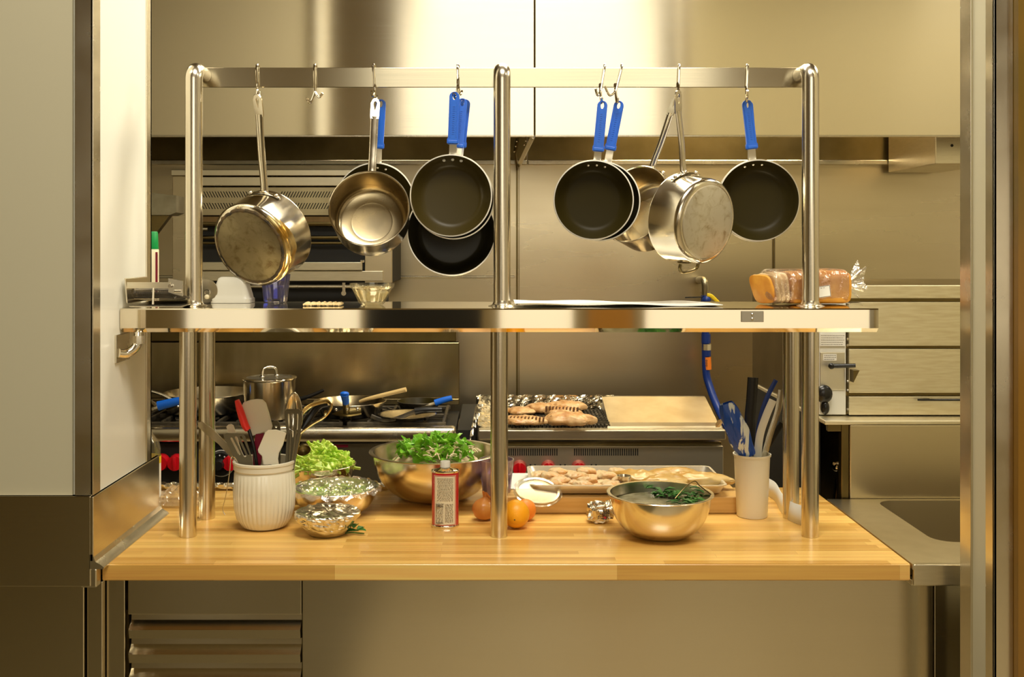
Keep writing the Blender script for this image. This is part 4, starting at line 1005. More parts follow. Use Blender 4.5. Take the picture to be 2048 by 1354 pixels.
bmesh.ops.bevel(tb, geom=es, offset=.002, segments=2, affect='EDGES'); U_obj('blade', tb, M['whitesil'], t)
tb = blade([(512, 868), (528, 866), (524, 912), (520, 940), (508, 940), (506, 905)], [], 2.615, .009); U_obj('handle', tb, M['burg'], t)
t = thing('short_rubber_spatula', 'smaller off white spatula with notched shoulders in front of the crock mouth', 'spatula', U(540, 1000, 2.56))
tb = blade([(531, 864), (536, 860), (552, 859), (571, 864), (572, 868), (566, 890), (558, 906), (556, 918), (558, 930), (527, 930), (524, 912), (517, 905), (516, 899)], [], 2.575, .006)
es = [e for e in tb.edges if len(e.link_faces) == 2 and e.calc_face_angle(0) > .8]
bmesh.ops.bevel(tb, geom=es, offset=.0018, segments=2, affect='EDGES'); U_obj('blade', tb, M['whitesil'], t)
b = B(); cyl(b, U(541, 925, 2.578), (cc.x+.01, 2.59, ZB+.02), .006); obj('handle', b, M['blackplastic'], t)
t = thing('slotted_spoon', 'tall dark slotted spatula at the right of the crock', 'turner', U(585, 1000, 2.60))
tb = blade([(569, 823), (574, 818), (598, 818), (603, 823), (604, 838), (601, 870), (592, 915), (588, 940), (570, 940), (572, 900), (574, 868), (570, 840)],
           [slot(577, 829, 580, 868, 4), slot(585, 828, 585, 872, 5.5), slot(595, 829, 593, 868, 4)], 2.59, .003)
U_obj('blade', tb, M['greyplastic'], t)
b = B(); tube(b, [U(581, 860, 2.585), U(580, 900, 2.585), U(577, 945, 2.59)], .003, seg=8); tube(b, [U(592, 860, 2.585), U(587, 900, 2.585), U(580, 945, 2.59)], .003, seg=8); obj('handle', b, M['greyplastic'], t)
t = thing('serving_spoon', 'large steel serving spoon bowl behind the dark slotted spatula', 'spoon', U(585, 1000, 2.62))
b = B()
def spf(u, v_):
    a_ = 2*PI*v_; q = U(588+17.5*u*math.cos(a_)*(1-.18*math.sin(a_)), 825-41*u*math.sin(a_), 2.625); q.y += .014*(1-u*u); return q
grid(b, 10, 36, spf); obj('bowl', b, M['potsteel'], t, smooth=True, solid=.0015)
b = B(); tube(b, [U(588, 862, 2.625), U(584, 905, 2.615), (cc.x+.03, 2.61, ZB+.03)], .005, seg=8); obj('handle', b, M['potsteel'], t, smooth=True)
t = thing('round_handle_tool', 'olive grey rounded tool handle behind the rubber spatulas', 'kitchen tool', U(555, 1000, 2.64))
tb = blade([(543, 846), (548, 841), (555, 841), (560, 847), (562, 880), (560, 940), (548, 940), (546, 880)], [ell(552, 852, 3, 4, 10)], 2.645, .008); U_obj('handle', tb, M['greyplastic'], t)
t = thing('kitchen_tongs', 'brass coloured looped tongs leaning right out of the crock', 'tongs', U(600, 1000, 2.63))
b = B(); tube(b, [U(596, 870, 2.62), U(622, 850, 2.62), U(650, 833, 2.62), U(663, 815, 2.62), U(660, 805, 2.63), U(648, 803, 2.64), U(620, 812, 2.65), U(600, 830, 2.65)], .0035, seg=8, flat=1.8); tube(b, [U(600, 862, 2.62), (cc.x+.04, 2.61, ZB+.03)], .006, seg=8, n=1); obj('arm', b, mat('brass_steel', (.62, .50, .25), .25, 1), t, smooth=True)
b = B(); tube(b, [U(604, 858, 2.64), U(625, 826, 2.65), U(640, 810, 2.65), U(655, 806, 2.65)], .010, seg=8, flat=.3); obj('grip', b, M['blackplastic'], t, smooth=True)
b = B(); cyl(b, U(650, 828, 2.612), U(652, 823, 2.60), .0045); obj('pivot', b, M['chrome'], t)
t = thing('thin_wire_probe', 'thin wire hooked over the left rim of the crock', 'wire', U(455, 1025, 2.56))
b = B(); tube(b, [U(476, 925, 2.56), U(467, 913, 2.55), U(462, 918, 2.54), U(459, 945, 2.54), U(453, 985, 2.54), U(447, 1012, 2.54), U(446, 1022, 2.54), U(450, 1030, 2.54)], .0012, seg=6, rfun=lambda u: (.0014+(.0016 if u > .93 else 0), .0012)); obj('wire', b, M['steel'], t, smooth=True)
t = thing('soup_ladle', 'dark steel ladle bowl resting over the celery behind the crock', 'ladle', U(606, 915, 2.72))
b = B()
lathe(b, [(0, -.019), (.009, -.017), (.016, -.010), (.019, 0), (.018, 0), (.015, -.0095), (.008, -.0158), (0, -.0178)], Matrix.Translation(U(607, 901, 2.73)) @ Matrix.Rotation(math.radians(125), 4, 'X') @ Matrix.Rotation(.3, 4, 'Y'), 32); obj('bowl', b, M['darksteel'], t, smooth=True)
b = B(); tube(b, [U(600, 893, 2.73), U(590, 895, 2.68), U(578, 915, 2.63), (cc.x+.03, 2.62, ZB+.05)], .0035, seg=8); obj('handle', b, M['darksteel'], t, smooth=True)

# celery bowl
p = Vector(((637-CX)/F*2.93, 2.93, ZB)); bowl('mixing_bowl', p, .105, .086, 'steel bowl heaped with cut celery behind the crock', 'bowl', m_='bowlsteel', group='steel mixing bowls')
b = B(); random.seed(11)
lathe(b, [(0, .05), (.085, .055), (.094, .078), (.06, .105), (.02, .128), (0, .130)], Matrix.Translation(p), 24)
for i in range(330):
    a_ = random.random()*6.28; r = random.random()**.5*.092; zc_ = .132-.055*(r/.092)**1.4+random.uniform(-.004, .006)
    q = p+Vector((r*math.cos(a_), r*math.sin(a_), zc_)); d = Vector((random.uniform(-1, 1), random.uniform(-1, 1), random.uniform(-.55, .35)-.2)).normalized()*random.uniform(.014, .030)
    tube(b, [q-d, q+d*.2+Vector((0, 0, .002)), q+d], .0045, seg=5, n=1, flat=.6)
o = obj('cut_celery', b, M['celery']); tag(o, 'bright green celery sticks heaped in the bowl behind the crock', 'celery', kind='stuff')
# wrapped bowl
p = Vector(((671-CX)/F*2.73, 2.73, ZB)); bowl('mixing_bowl', p, .113, .068, 'shallow steel bowl under crumpled plastic film in front of the celery', 'bowl', m_='bowlsteel', group='steel mixing bowls')
b = B()
for i in range(120):
    a_ = random.random()*6.28; r = random.random()**.5*.085; q = p+Vector((r*math.cos(a_), r*math.sin(a_), .05+random.uniform(-.01, .008)))
    blob(b, q, (.009, .007, .005), .4, 150, i, 1)
o = obj('chopped_greens', b, M['celery']); tag(o, 'chopped pale greens under the film in the shallow bowl', 'vegetables', kind='stuff')
b = B()
def wr(u, v_):
    a_ = 2*PI*v_; r = u*.120; z = .071-.012*(1-u*u)+(.010*(noise.noise(Vector((r*math.cos(a_)*38, r*math.sin(a_)*38, 1))))+.006*noise.noise(Vector((r*math.cos(a_)*110, r*math.sin(a_)*110, 4))))*(1.1-u*.3)
    if u > .93: z = .072-(u-.93)*.16+.004*math.sin(a_*17)
    return p+Vector((r*math.cos(a_), r*math.sin(a_), z))
grid(b, 40, 110, wr); o = obj('plastic_film_cover', b, M['film'], smooth=True); tag(o, 'crinkled clear film stretched over the shallow steel bowl', 'plastic film')
# foil bowl
p = Vector(((655-CX)/F*2.535, 2.535, ZB))
b = B()
def fo(u, v_):
    a_ = 2*PI*v_
    if u < .45: r = .077*u/.45; z = .054+.0055*abs(noise.noise(Vector((r*math.cos(a_)*26, r*math.sin(a_)*26, 7))))+.002*abs(noise.noise(Vector((r*math.cos(a_)*70, r*math.sin(a_)*70, 2))))
    else:
        k = (u-.45)/.55; r = .0775-.034*k**1.6; z = .054*(1-k)+.0
    n_ = noise.noise(Vector((math.cos(a_)*5, math.sin(a_)*5, u*5)))*.5+noise.noise(Vector((math.cos(a_)*13, math.sin(a_)*13, u*14)))*.35
    if .4 < u < .8: r *= 1+.16*n_+.06*math.sin(a_*9)*max(0, 1-abs(u-.58)*6)
    return p+Vector((r*math.cos(a_), r*math.sin(a_), max(0.001, z+.003*n_*(1 if u < .9 else 0))))
grid(b, 30, 64, fo)
t = thing('foil_covered_bowl', 'small bowl wrapped in crumpled aluminium foil in front of the crock', 'bowl', p)
obj('foil_cover', b, M['foil'], t)
b = B(); lathe(b, [(0, 0), (.040, 0), (.058, .022), (.068, .046), (.064, .046), (.05, .02), (.034, .004), (0, .004)], Matrix.Translation(p), 48); obj('bowl_wall', b, M['darksteel'], t, smooth=True)
# herb sprig
def leafm(b_, c, L_, W_, M_, curl=.3, seed=0):
    def f(u, v_):
        w = W_*math.sin(PI*min(1, u*.97+.03))**.7*(1+.18*math.sin(u*15)); x = u*L_; y = (v_*2-1)*w
        return Vector(c)+M_ @ Vector((x, y, curl*L_*u*u*(-1)+abs(v_*2-1)*w*.5+.1*W_*noise.noise(Vector((x*90, y*90, seed)))))
    grid(b_, 8, 4, f)
q = Vector(((706-CX)/F*2.54, 2.52, ZB+.003)); b = B(); random.seed(2)
for i, (dx, an, L_) in enumerate(((-.012, .2, .028), (.0, 2.6, .024), (.01, -.3, .026), (.014, .9, .022), (-.004, -2.4, .022), (.004, 1.4, .03))):
    leafm(b, q+Vector((dx, 0, .004+.002*i)), L_, .008, Matrix.Rotation(an, 3, 'Z') @ Matrix.Rotation(-.25, 3, 'Y'), .2, i)
tube(b, [q+Vector((-.02, .003, 0)), q+Vector((0, 0, .003)), q+Vector((.03, -.002, .001))], .0012, seg=5)
o = obj('herb_sprig', b, M['herb'], solid=.0006); tag(o, 'dark green herb sprig lying beside the foil covered bowl', 'herb')
# salad bowl
p = Vector(((870-CX)/F*2.89, 2.89, ZB)); bowl('mixing_bowl', p, .182, .130, 'very large steel bowl of leafy salad behind the red tin', 'bowl', rb=.05, m_='bowlsteel', lip=.010, group='steel mixing bowls')
b = B(); c = B(); random.seed(21)
for i in range(210):
    a_ = random.random()*6.28; r = random.random()**.5*.115; z = .128+.032*math.cos(r/.12*1.5)+random.uniform(-.012, .012)+.010*noise.noise(Vector((r*math.cos(a_)*30, r*math.sin(a_)*30, 9)))
    q = p+Vector((r*math.cos(a_)+.0, r*math.sin(a_), z-.012)); R_ = Matrix.Rotation(random.random()*6.28, 3, 'Z') @ Matrix.Rotation(random.uniform(-1.3, .5), 3, 'Y') @ Matrix.Rotation(random.uniform(-.9, .9), 3, 'X')
    leafm(b, q, random.uniform(.022, .042), random.uniform(.007, .014), R_, random.uniform(-.2, .6), i)
for i in range(60):
    a_ = random.random()*6.28; r = random.random()**.5*.11; q = p+Vector((r*math.cos(a_), r*math.sin(a_), .133+.02*math.cos(r/.12*1.5))); d = Vector((random.uniform(-1, 1), random.uniform(-1, 1), random.uniform(-.4, .6))).normalized()*.016
    tube(b, [q-d, q+Vector((0, 0, .004)), q+d], .0012, seg=4, n=2)
o = obj('salad_leaves', b, M['leaf'], solid=.0006); tag(o, 'fresh green salad leaves piled in the very large bowl', 'salad', kind='stuff')
for i in range(110):
    a_ = random.random()*6.28; r = random.random()**.5*.10; q = p+Vector((.02+r*math.cos(a_), -.02+r*math.sin(a_), .128+.022*math.cos(r/.12*1.5)+random.uniform(-.005, .006))); d = Vector((random.uniform(-1, 1), random.uniform(-1, 1), random.uniform(-.3, .4))).normalized()*.012
    tube(c, [q-d, q+d*.1+Vector((0, 0, .003)), q+d], .0016, seg=4, n=2)
lathe(c, [(0, .06), (.10, .07), (.12, .105), (.09, .125), (0, .138)], Matrix.Translation(p), 24)
o = obj('shredded_vegetables', c, M['shred']); tag(o, 'pale pink shredded vegetables mixed among the salad leaves', 'vegetables', kind='stuff')
# red tin
p = Vector(((890.5-CX)/F*2.60, 2.60, ZB)); zt = ZC-(936-HY)*2.60/F-ZB-.004
t = thing('oil_tin', 'red oval tin with cream nutrition label and white cap', 'tin', p)
sc = Matrix.Translation(p) @ Matrix.Diagonal((1, .62, 1, 1))
b = B(); lathe(b, [(0, .004), (.0325, .004), (.0335, .006), (.0335, zt-.006), (0, zt-.006)], sc, 64); obj('tin_body', b, M['redtin'], t, smooth=True)
b = B(); lathe(b, [(0, 0), (.034, 0), (.0348, .002), (.0342, .0045), (.033, .006), (0, .006)], sc, 64); obj('bottom_rim', b, M['chrome'], t, smooth=True); b = B()
lathe(b, [(0, zt-.006), (.0340, zt-.006), (.0350, zt-.003), (.0345, zt), (.033, zt+.0005), (.032, zt-.002), (.012, zt+.006), (.010, zt+.008), (0, zt+.008)], sc, 64); obj('top_rim', b, M['chrome'], t, smooth=True)
b = B(); lathe(b, [(0, 0), (.0125, 0), (.0125, .012), (.0115, .0145), (0, .0148)], Matrix.Translation(p+Vector((0, 0, zt+.007))), 32, flute=lambda a, z: .02*math.cos(24*a)); obj('cap', b, M['whiteplas'], t, smooth=True)
def oncan(x, off): return p.y-.62*math.sqrt(max(0, .0335**2-x*x))-off
def lbl(x0_, x1_, z0_, z1_, off, n=16):
    b_ = B(); grid(b_, n, 1, lambda u, v_: Vector((p.x+x0_+(x1_-x0_)*u, oncan(x0_+(x1_-x0_)*u, off), p.z+z0_+(z1_-z0_)*v_))); return b_
obj('label_border', lbl(-.027, .027, .007, zt-.011, .0003), M['label'], t)
obj('label_inner_line', lbl(-.0262, .0262, .0078, zt-.0118, .0005), M['redtin'], t)
lo = obj('label_panel', lbl(-.0248, .0248, .009, zt-.0132, .0007), M['label'], t)
b = B(); random.seed(4)
def dashes(x0_, x1_, z, mx_=.006, hh=.0005):
    x = x0_
    while x < x1_-.001:
        w_ = random.uniform(.0015, mx_); xe = min(x+w_, x1_); y = oncan((x+xe)/2, .0012); box(b, p.x+x, p.x+xe, y, y+.0006, p.z+z-hh, p.z+z+hh); x = xe+.0008
k = zt-.018
while k > .068: dashes(-.018+random.uniform(-.002, .002), .020, k, hh=.0004); k -= .0032
k = .058
while k > .014: dashes(-.0225, -.004, k, .007, .00035); dashes(.0, .020, k+.001, .007, .00035); k -= .0029
for z_ in (.0575, .0535, .013): 
    y = oncan(-.013, .0012); box(b, p.x-.0225, p.x-.002, y-.001, y+.0008, p.z+z_-.0006, p.z+z_+.0006)
textmesh('Nutrition Facts', .0034, Matrix.Translation((p.x-.0125, oncan(-.013, .0022), p.z+.0605)) @ RX, b)
obj('label_print', b, M['ink'], lo)
# purple tumbler with drink
p = Vector(((993-CX)/F*2.78, 2.78, ZB)); tumbler('purple_tumbler', p, .033, .0465, .130, M['purple'], 'purple tinted plastic tumbler behind the centre post', 'tumbler', 16)
b = B(); lathe(b, [(0, .011), (.0295, .011), (.038, .083), (0, .083)], Matrix.Translation(p), 32); o = obj('purple_drink', b, M['purple'], smooth=True); tag(o, 'pale cloudy drink filling the purple tumbler', 'drink')
# onion and citrus
p = Vector(((968-CX)/F*2.66, 2.66, ZB+.027))
t = thing('onion', 'brown skinned onion left of the centre post foot', 'onion', p-Vector((0, 0, .027)))
b = B(); lathe(b, [(0, -.0268), (.010, -.026), (.022, -.019), (.0305, -.004), (.0305, .006), (.024, .018), (.012, .026), (.005, .032), (.0035, .042), (0, .044)], Matrix.Translation(p) @ Matrix.Rotation(.12, 4, 'Y'), 40, flute=lambda a, z: .012*math.sin(6*a)); obj('bulb', b, M['onion'], t, smooth=True)
b = B(); tube(b, [p+Vector((0, 0, .028)), p+Vector((.004, -.003, .042)), p+Vector((.012, -.006, .034)), p+Vector((.020, -.012, .026))], .0035, seg=7, flat=.4); tube(b, [p+Vector((0, 0, .03)), p+Vector((-.002, 0, .046))], .003, seg=6, n=1); obj('dry_stem', b, M['onion'], t, smooth=True)
p = Vector(((1032-CX)/F*2.585, 2.585, ZB+.0345))
t = thing('orange_fruit', 'bright yellow orange fruit right of the centre post foot', 'orange', p-Vector((0, 0, .0345)))
b = B(); blob(b, p, (.0335, .034, .0345), .02, 30, 1, 4); obj('fruit', b, M['citrus'], t, smooth=True)
b = B(); blob(b, p+Vector((-.004, -.0333, -.006)), (.0022, .001, .0022), .2, 30, 1, 1); obj('stem_scar', b, M['darksteel'], t)
p = Vector(((1051-CX)/F*2.655, 2.655, ZB+.027)); b = B(); blob(b, p, (.027, .027, .027), .03, 30, 5, 4)
o = obj('tangerine', b, M['tanger'], smooth=True); tag(o, 'deep orange tangerine half hidden behind the yellow orange fruit', 'tangerine')
# cutting board
x0, x1 = (1052-CX)/F*2.72, (1470-CX)/F*2.72
b = B(); box(b, x0-.05, x1+.02, 2.722, 3.0, ZB, .944, .003); o = obj('cutting_board', b, M['boardwood']); tag(o, 'thick wooden cutting board under the sheet pan', 'cutting board')
b = B(); box(b, (1000-CX)/F*2.85, (1068-CX)/F*2.85, 2.80, 2.99, .9445, .9475, .001); o = obj('white_cutting_mat', b, M['paper']); tag(o, 'white cutting mat at the left edge of the wooden board', 'cutting mat')
# sheet pan
ZP = .9485
t = thing('sheet_pan', 'aluminium sheet pan full of pale chicken on the cutting board', 'sheet pan', (.35, 2.85, ZP))
X0, X1, Y0, Y1 = .098, .615, 2.728, 2.972
b = B(); lo_ = rrect(X0, X1, Y0, Y1, .02, 4); cx_, cy_ = (X0+X1)/2, (Y0+Y1)/2
def ringv(s, z): return [b.verts.new((x+(cx_-x)/abs(cx_-x)*s if abs(cx_-x) > 1e-6 else x, y+(cy_-y)/abs(cy_-y)*s, z)) for x, y in lo_]
R_ = [ringv(.014, ZP), ringv(.004, ZP+.021), ringv(-.001, ZP+.0215), ringv(-.001, ZP+.024), ringv(.005, ZP+.024), ringv(.016, ZP+.002)]
for a_, c_ in zip(R_, R_[1:]):
    for k in range(len(a_)): b.faces.new((a_[k], a_[(k+1) % len(a_)], c_[(k+1) % len(a_)], c_[k]))
b.faces.new(R_[0]); b.faces.new(R_[-1]); obj('tray', b, M['tray'], t, smooth=True)
random.seed(31); g = 'pale chicken pieces on the sheet pan'
n = 0
for r_, yy in enumerate((2.93, 2.875, 2.82, 2.77)):
    for k in range(6):
        xx_ = X0+.040+k*.041+random.uniform(-.006, .006)+(.015 if r_ % 2 else 0)
        if xx_ > .36: continue
        fillet('raw_chicken_piece', Vector((xx_, yy+random.uniform(-.006, .006), ZP+.0035+.009*((k+r_) % 2))), .030, .026, .010, random.uniform(-1, 1), M['raw'], 40+n, 'pale marinated chicken piece in the left half of the sheet pan', g, False); n += 1
g = 'long golden wrapped fillets'
for i, (x, y, L_, W_, an, dz, lb) in enumerate(((.40, 2.88, .075, .045, -.5, .004, 'golden fillet in the middle of the sheet pan beside the little steel cup'), (.50, 2.90, .085, .05, .2, .006, 'golden fillet at the back right of the sheet pan'), (.56, 2.83, .085, .042, -.25, .010, 'golden fillet at the front right of the sheet pan'), (.46, 2.80, .07, .04, .3, .010, 'golden fillet behind the right hand mixing bowl'))):
    fillet('golden_fillet', Vector((x, y, ZP+dz)), L_, W_, .018, an, M['parch'], 80+i, lb, g, False, cat='fillet')
p = P(1248, 957, 2.80)
b = B(); lathe(b, [(0, 0), (.011, 0), (.0165, .012), (.0185, .020), (.0195, .021), (.0175, .021), (.015, .012), (.010, .002), (0, .002)], Matrix.Translation((p.x, 2.80, p.z-.013)), 32)
o = obj('steel_ramekin', b, M['steel'], smooth=True); tag(o, 'tiny steel cup resting among the chicken in the sheet pan', 'cup')
# clear lid
Ml = Matrix.Translation(P(1075, 984, 2.715)) @ Matrix.Rotation(math.radians(22), 4, 'X') @ Matrix.Rotation(math.radians(5), 4, 'Y')
b = B(); lathe(b, [(0, .0), (.050, .0), (.052, .004), (.057, .005), (.059, .001), (.0635, .0), (.0645, .002), (.060, .003), (.058, .0068), (.051, .006), (.049, .0018), (0, .0018)], Ml, 72)
o = obj('clear_plastic_cover', b, M['glass'], smooth=True); tag(o, 'round clear plastic lid leaning on the cutting board edge', 'lid')
# foil packet
p = Vector(((1200-CX)/F*2.64, 2.64, ZB))
t = thing('foil_packet', 'crumpled printed foil packet left of the right hand mixing bowl', 'foil packet', p)
b = B(); tt = bmesh.new(); bmesh.ops.create_icosphere(tt, subdivisions=4, radius=1)
for v in tt.verts:
    q = v.co.copy(); e = Vector([math.copysign(abs(k_)**.6, k_) for k_ in q]); k_ = 1+.28*noise.noise(q*2.2)+.12*noise.noise(q*6)
    v.co = Vector((e.x*.031*k_, e.y*.026*k_, max(-.026, e.z*.024*k_))) + Vector((0, 0, .0262))
tt.transform(Matrix.Translation(p)); join(b, tt); obj('wrapper', b, M['foil'], t)
b = B(); random.seed(8)
for r_ in range(4):
    for k in range(5):
        x = -.006+k*.0062; z = .034-r_*.0062
        mm_ = Matrix.Translation(p+Vector((x, -.0275-.002*math.sin(k), z))) @ Matrix.Rotation(random.uniform(-.5, .5), 4, 'Y')
        box(b, -.0018, .0018, 0, .0006, -.0022, .0022, M=mm_) if random.random() < .5 else tube(b, [mm_ @ Vector((-.0018, 0, -.0018)), mm_ @ Vector((0, 0, .002)), mm_ @ Vector((.0018, 0, -.001))], .0006, seg=4, n=1)
pr_ = obj('print', b, M['ink'], t)
b = B(); box(b, -.003, .003, 0, .0008, -.0025, .0025, M=Matrix.Translation(p+Vector((.009, -.0292, .018)))); obj('red_print', b, M['red'], t)
# mixing bowl right
p = Vector(((1320-CX)/F*2.522, 2.522, ZB)); bowl('mixing_bowl', p, .1285, .101, 'steel mixing bowl with dressed greens in front of the sheet pan', 'bowl', rb=.045, m_='bowlsteel', lip=.007, group='steel mixing bowls')
b = B(); random.seed(14)
for i in range(70):
    a_ = random.uniform(-1.2, 1.9); r = random.uniform(.03, .10); q = p+Vector((.015+r*math.cos(a_), r*math.sin(a_), .082+.012*r/.1+random.uniform(-.006, .004)))
    leafm(b, q, random.uniform(.015, .03), random.uniform(.004, .008), Matrix.Rotation(random.random()*6.28, 3, 'Z') @ Matrix.Rotation(random.uniform(-.6, .3), 3, 'Y'), .3, i)
o = obj('dressed_greens', b, M['herb'], solid=.0006); tag(o, 'dark dressed greens inside the right hand mixing bowl', 'salad', kind='stuff')
b = B(); lathe(b, [(0, .066), (.100, .070), (.108, .078), (.04, .080), (0, .082)], Matrix.Translation(p), 48); o = obj('creamy_dressing', b, mat('grey_dressing', (.30, .28, .18), .2, col2=(.16, .15, .08), nscale=30, bump=.5, bscale=60), smooth=True); tag(o, 'glossy grey dressing pooled in the right hand mixing bowl', 'dressing', kind='stuff')
b = B(); tube(b, [P(1350, 997, 2.50), P(1370, 975, 2.52), P(1389, 962, 2.54), P(1400, 972, 2.53), P(1425, 991, 2.50)], .0014, seg=6); o = obj('wire_whisk_loop', b, M['darksteel'], smooth=True); tag(o, 'thin bent wire loop sticking out of the right hand mixing bowl', 'wire')
# white container with blue roll
p = Vector(((1504-CX)/F*2.70, 2.70, ZB)); h_ = ZC-(907-HY)*2.70/F-ZB
t = thing('white_container', 'tall off white plastic container holding a blue roll and dark tools', 'container', p)
b = B(); lathe(b, [(0, 0), (.0375, 0), (.039, .002), (.0455, h_-.006), (.048, h_-.005), (.0485, h_), (.0455, h_), (.037, .006), (0, .005)], Matrix.Translation(p), 64); obj('cup_wall', b, mat('off_white_plastic', (.80, .76, .62), .3), t, smooth=True)
M['bluewrap'] = mat('blue_striped_wrap', (.010, .07, .42), .3, col2=(.75, .80, .80), nscale=7, stretch=(9, 9, .7), thr=(.57, .60), bump=.3, bscale=30)
b = B()
ax = [P(1497, 912, 2.68), P(1482, 880, 2.67), P(1466, 842, 2.66), P(1452, 806, 2.66)]
def roll(u, v_):
    k = u*3; i = min(2, int(k)); c_ = ax[i].lerp(ax[i+1], k-i); a_ = 2*PI*v_; r = (.016+.010*math.sin(u*PI)**.8)*(1+.22*noise.noise(Vector((math.cos(a_)*3, math.sin(a_)*3, u*3))))
    return c_+Vector((r*math.cos(a_), r*.7*math.sin(a_), r*.35*math.cos(a_)))
grid(b, 24, 40, roll); o = obj('blue_roll', b, M['bluewrap'], smooth=True); tag(o, 'blue and white striped rolled cloth leaning left in the white container', 'cloth')
b = B(); lathe(b, [(0, 0), (.008, 0), (.012, .006), (.007, .010), (0, .012)], Matrix.Translation(P(1441, 849, 2.64)) @ Matrix.Rotation(-1.0, 4, 'Y'), 20); o = obj('tan_bottle_tip', b, M['crumb'], smooth=True); tag(o, 'tan cone tip poking from the left side of the blue roll', 'cap')
def strip(name, pts, w_, m_, label, cat, Y=2.70):
    b_ = B(); A_ = [P(x, y, Y+d) for x, y, d in pts]; tube(b_, A_, w_, seg=8, flat=.25, up=(0, 1, 0)); o_ = obj(name, b_, m_, smooth=True); tag(o_, label, cat)
strip('dark_spatula', [(1500, 912, .0), (1499, 850, .0), (1503, 800, .0), (1506, 755, 0)], .014, M['blackplastic'], 'tall black spatula blade in the white container', 'spatula')
strip('clear_plastic_sleeve', [(1515, 915, -.01), (1520, 870, -.01), (1533, 830, -.01), (1546, 800, -.01)], .010, M['whiteplas'], 'pale plastic strip leaning right in the white container', 'plastic strip')
strip('steel_tool', [(1528, 915, .01), (1540, 870, .01), (1556, 820, .01), (1562, 780, .01)], .008, M['steel'], 'thin steel tool leaning right in the white container', 'kitchen tool')
strip('black_tool', [(1520, 915, .02), (1545, 870, .02), (1562, 845, .02)], .012, M['blackplastic'], 'short black tool at the right rim of the white container', 'kitchen tool')
strip('navy_tool', [(1512, 912, .025), (1518, 850, .025), (1532, 800, .025), (1552, 760, .025)], .006, M['bluedark'], 'thin navy rod rising behind the white container', 'rod')
# curved white sheet by the rear right post
b = B()
cs = [tab(1566, 1012), tab(1560, 1030), tab(1572, 1047), tab(1605, 1066)]
cs = smoothpath([(v.x, v.y, ZB) for v in ((tab(1520, 985)), tab(1548, 1000), tab(1562, 1024), tab(1580, 1042), tab(1606, 1052))], 8)
A = [b.verts.new(v) for v in cs]; C = [b.verts.new((v.x+.004, v.y+.01, ZB+.047)) for v in cs]
for k in range(len(A)-1): b.faces.new((A[k], A[k+1], C[k+1], C[k]))
o = obj('curved_plastic_strip', b, M['whiteplas'], smooth=True, solid=.002); tag(o, 'pale curved plastic strip standing around the rear right post', 'plastic strip')
# glass bottle left, crumpled film, foil edge
p = Vector((-.935, 2.82, ZB)); t = thing('glass_bottle', 'clear glass bottle with yellow banded label behind the left splash', 'bottle', p)
b = B(); lathe(b, [(0, 0), (.036, 0), (.038, .004), (.038, .150), (.034, .168), (.018, .190), (.0125, .205), (.0125, .232), (0, .232)], Matrix.Translation(p), 48); obj('bottle_glass', b, M['glass'], t, smooth=True)
b = B(); lathe(b, [(.0385, .02), (.0388, .02), (.0388, .112), (.0385, .112)], Matrix.Translation(p), 48, close=True); lo = obj('paper_label', b, M['paper'], t, smooth=True)
b = B(); lathe(b, [(.0389, .112), (.0392, .112), (.0392, .130), (.0389, .130)], Matrix.Translation(p), 48, close=True); obj('yellow_band', b, M['yellow'], t, smooth=True)
b = B(); lathe(b, [(0, .232), (.013, .232), (.013, .216), (.0138, .216), (.0138, .238), (0, .238)], Matrix.Translation(p), 24); obj('yellow_cap', b, M['yellow'], t)
b = B()
for r_ in range(5): 
    for k in range(3): box(b, p.x+.016+k*.006, p.x+.020+k*.006, p.y-.0405+.0035*k, p.y-.0345+.0035*k, ZB+.09-r_*.012, ZB+.093-r_*.012)
obj('print', b, M['ink'], lo)
b = B()
def cf(u, v_):
    x = -.93+.16*u; y = 2.78+.12*v_; k = math.sin(PI*u)*math.sin(PI*v_)
    return Vector((x+.01*noise.noise(Vector((u*8, v_*8, 2))), y, ZB+.004+.045*k*(.5+abs(noise.noise(Vector((u*5, v_*5, 8)))))+.010*abs(noise.noise(Vector((u*16, v_*16, 3))))))
grid(b, 40, 30, cf); o = obj('crumpled_film', b, M['film'], smooth=True); tag(o, 'crumpled clear plastic film lying left of the lower left posts', 'plastic film')
b = B()
def fe(u, v_):
    a_ = 2*PI*v_; r = .010*(1+.5*noise.noise(Vector((u*60, math.cos(a_)*2, math.sin(a_)*2)))); return Vector((-1.05+u*.98, 2.985+r*math.cos(a_), ZB+.011+r*math.sin(a_)))
grid(b, 200, 12, fe); o = obj('foil_edge_roll', b, M['foil']); tag(o, 'crinkled foil strip along the back edge of the wooden counter', 'foil')

# ---------------------------------------------------------------- wall fitting with conduit
t = thing('conduit_fitting', 'steel outlet plate with curved conduit on the left wall under the shelf', 'conduit', (XL, 2.43, 1.33))
b = B(); ya = (230-CX); Yc = lambda px_: XL*F/(px_-CX)
z0_, z1_ = ZC-(724-HY)*Yc(238)/F, ZC-(668-HY)*Yc(238)/F
box(b, XL, XL+.005, Yc(229), Yc(256)-.0, z0_, z1_, .0015); obj('wall_plate', b, M['steel'], t)
b = B(); Y_ = 2.45; tube(b, [(XL+.004, Y_-.025, ZC-(704-HY)*Y_/F), (XL+.018, Y_-.01, ZC-(706-HY)*Y_/F), (XL+.034, Y_+.005, ZC-(694-HY)*Y_/F), (XL+.038, Y_+.01, ZC-(675-HY)*Y_/F), (XL+.038, Y_+.012, zs(664))], .0105, seg=14); obj('elbow', b, M['chrome'], t, smooth=True)
b = B(); cyl(b, (XL+.038, Y_+.011, ZC-(688-HY)*Y_/F), (XL+.038, Y_+.011, ZC-(672-HY)*Y_/F), .0145, seg=8); obj('lock_nut', b, M['chrome'], t)

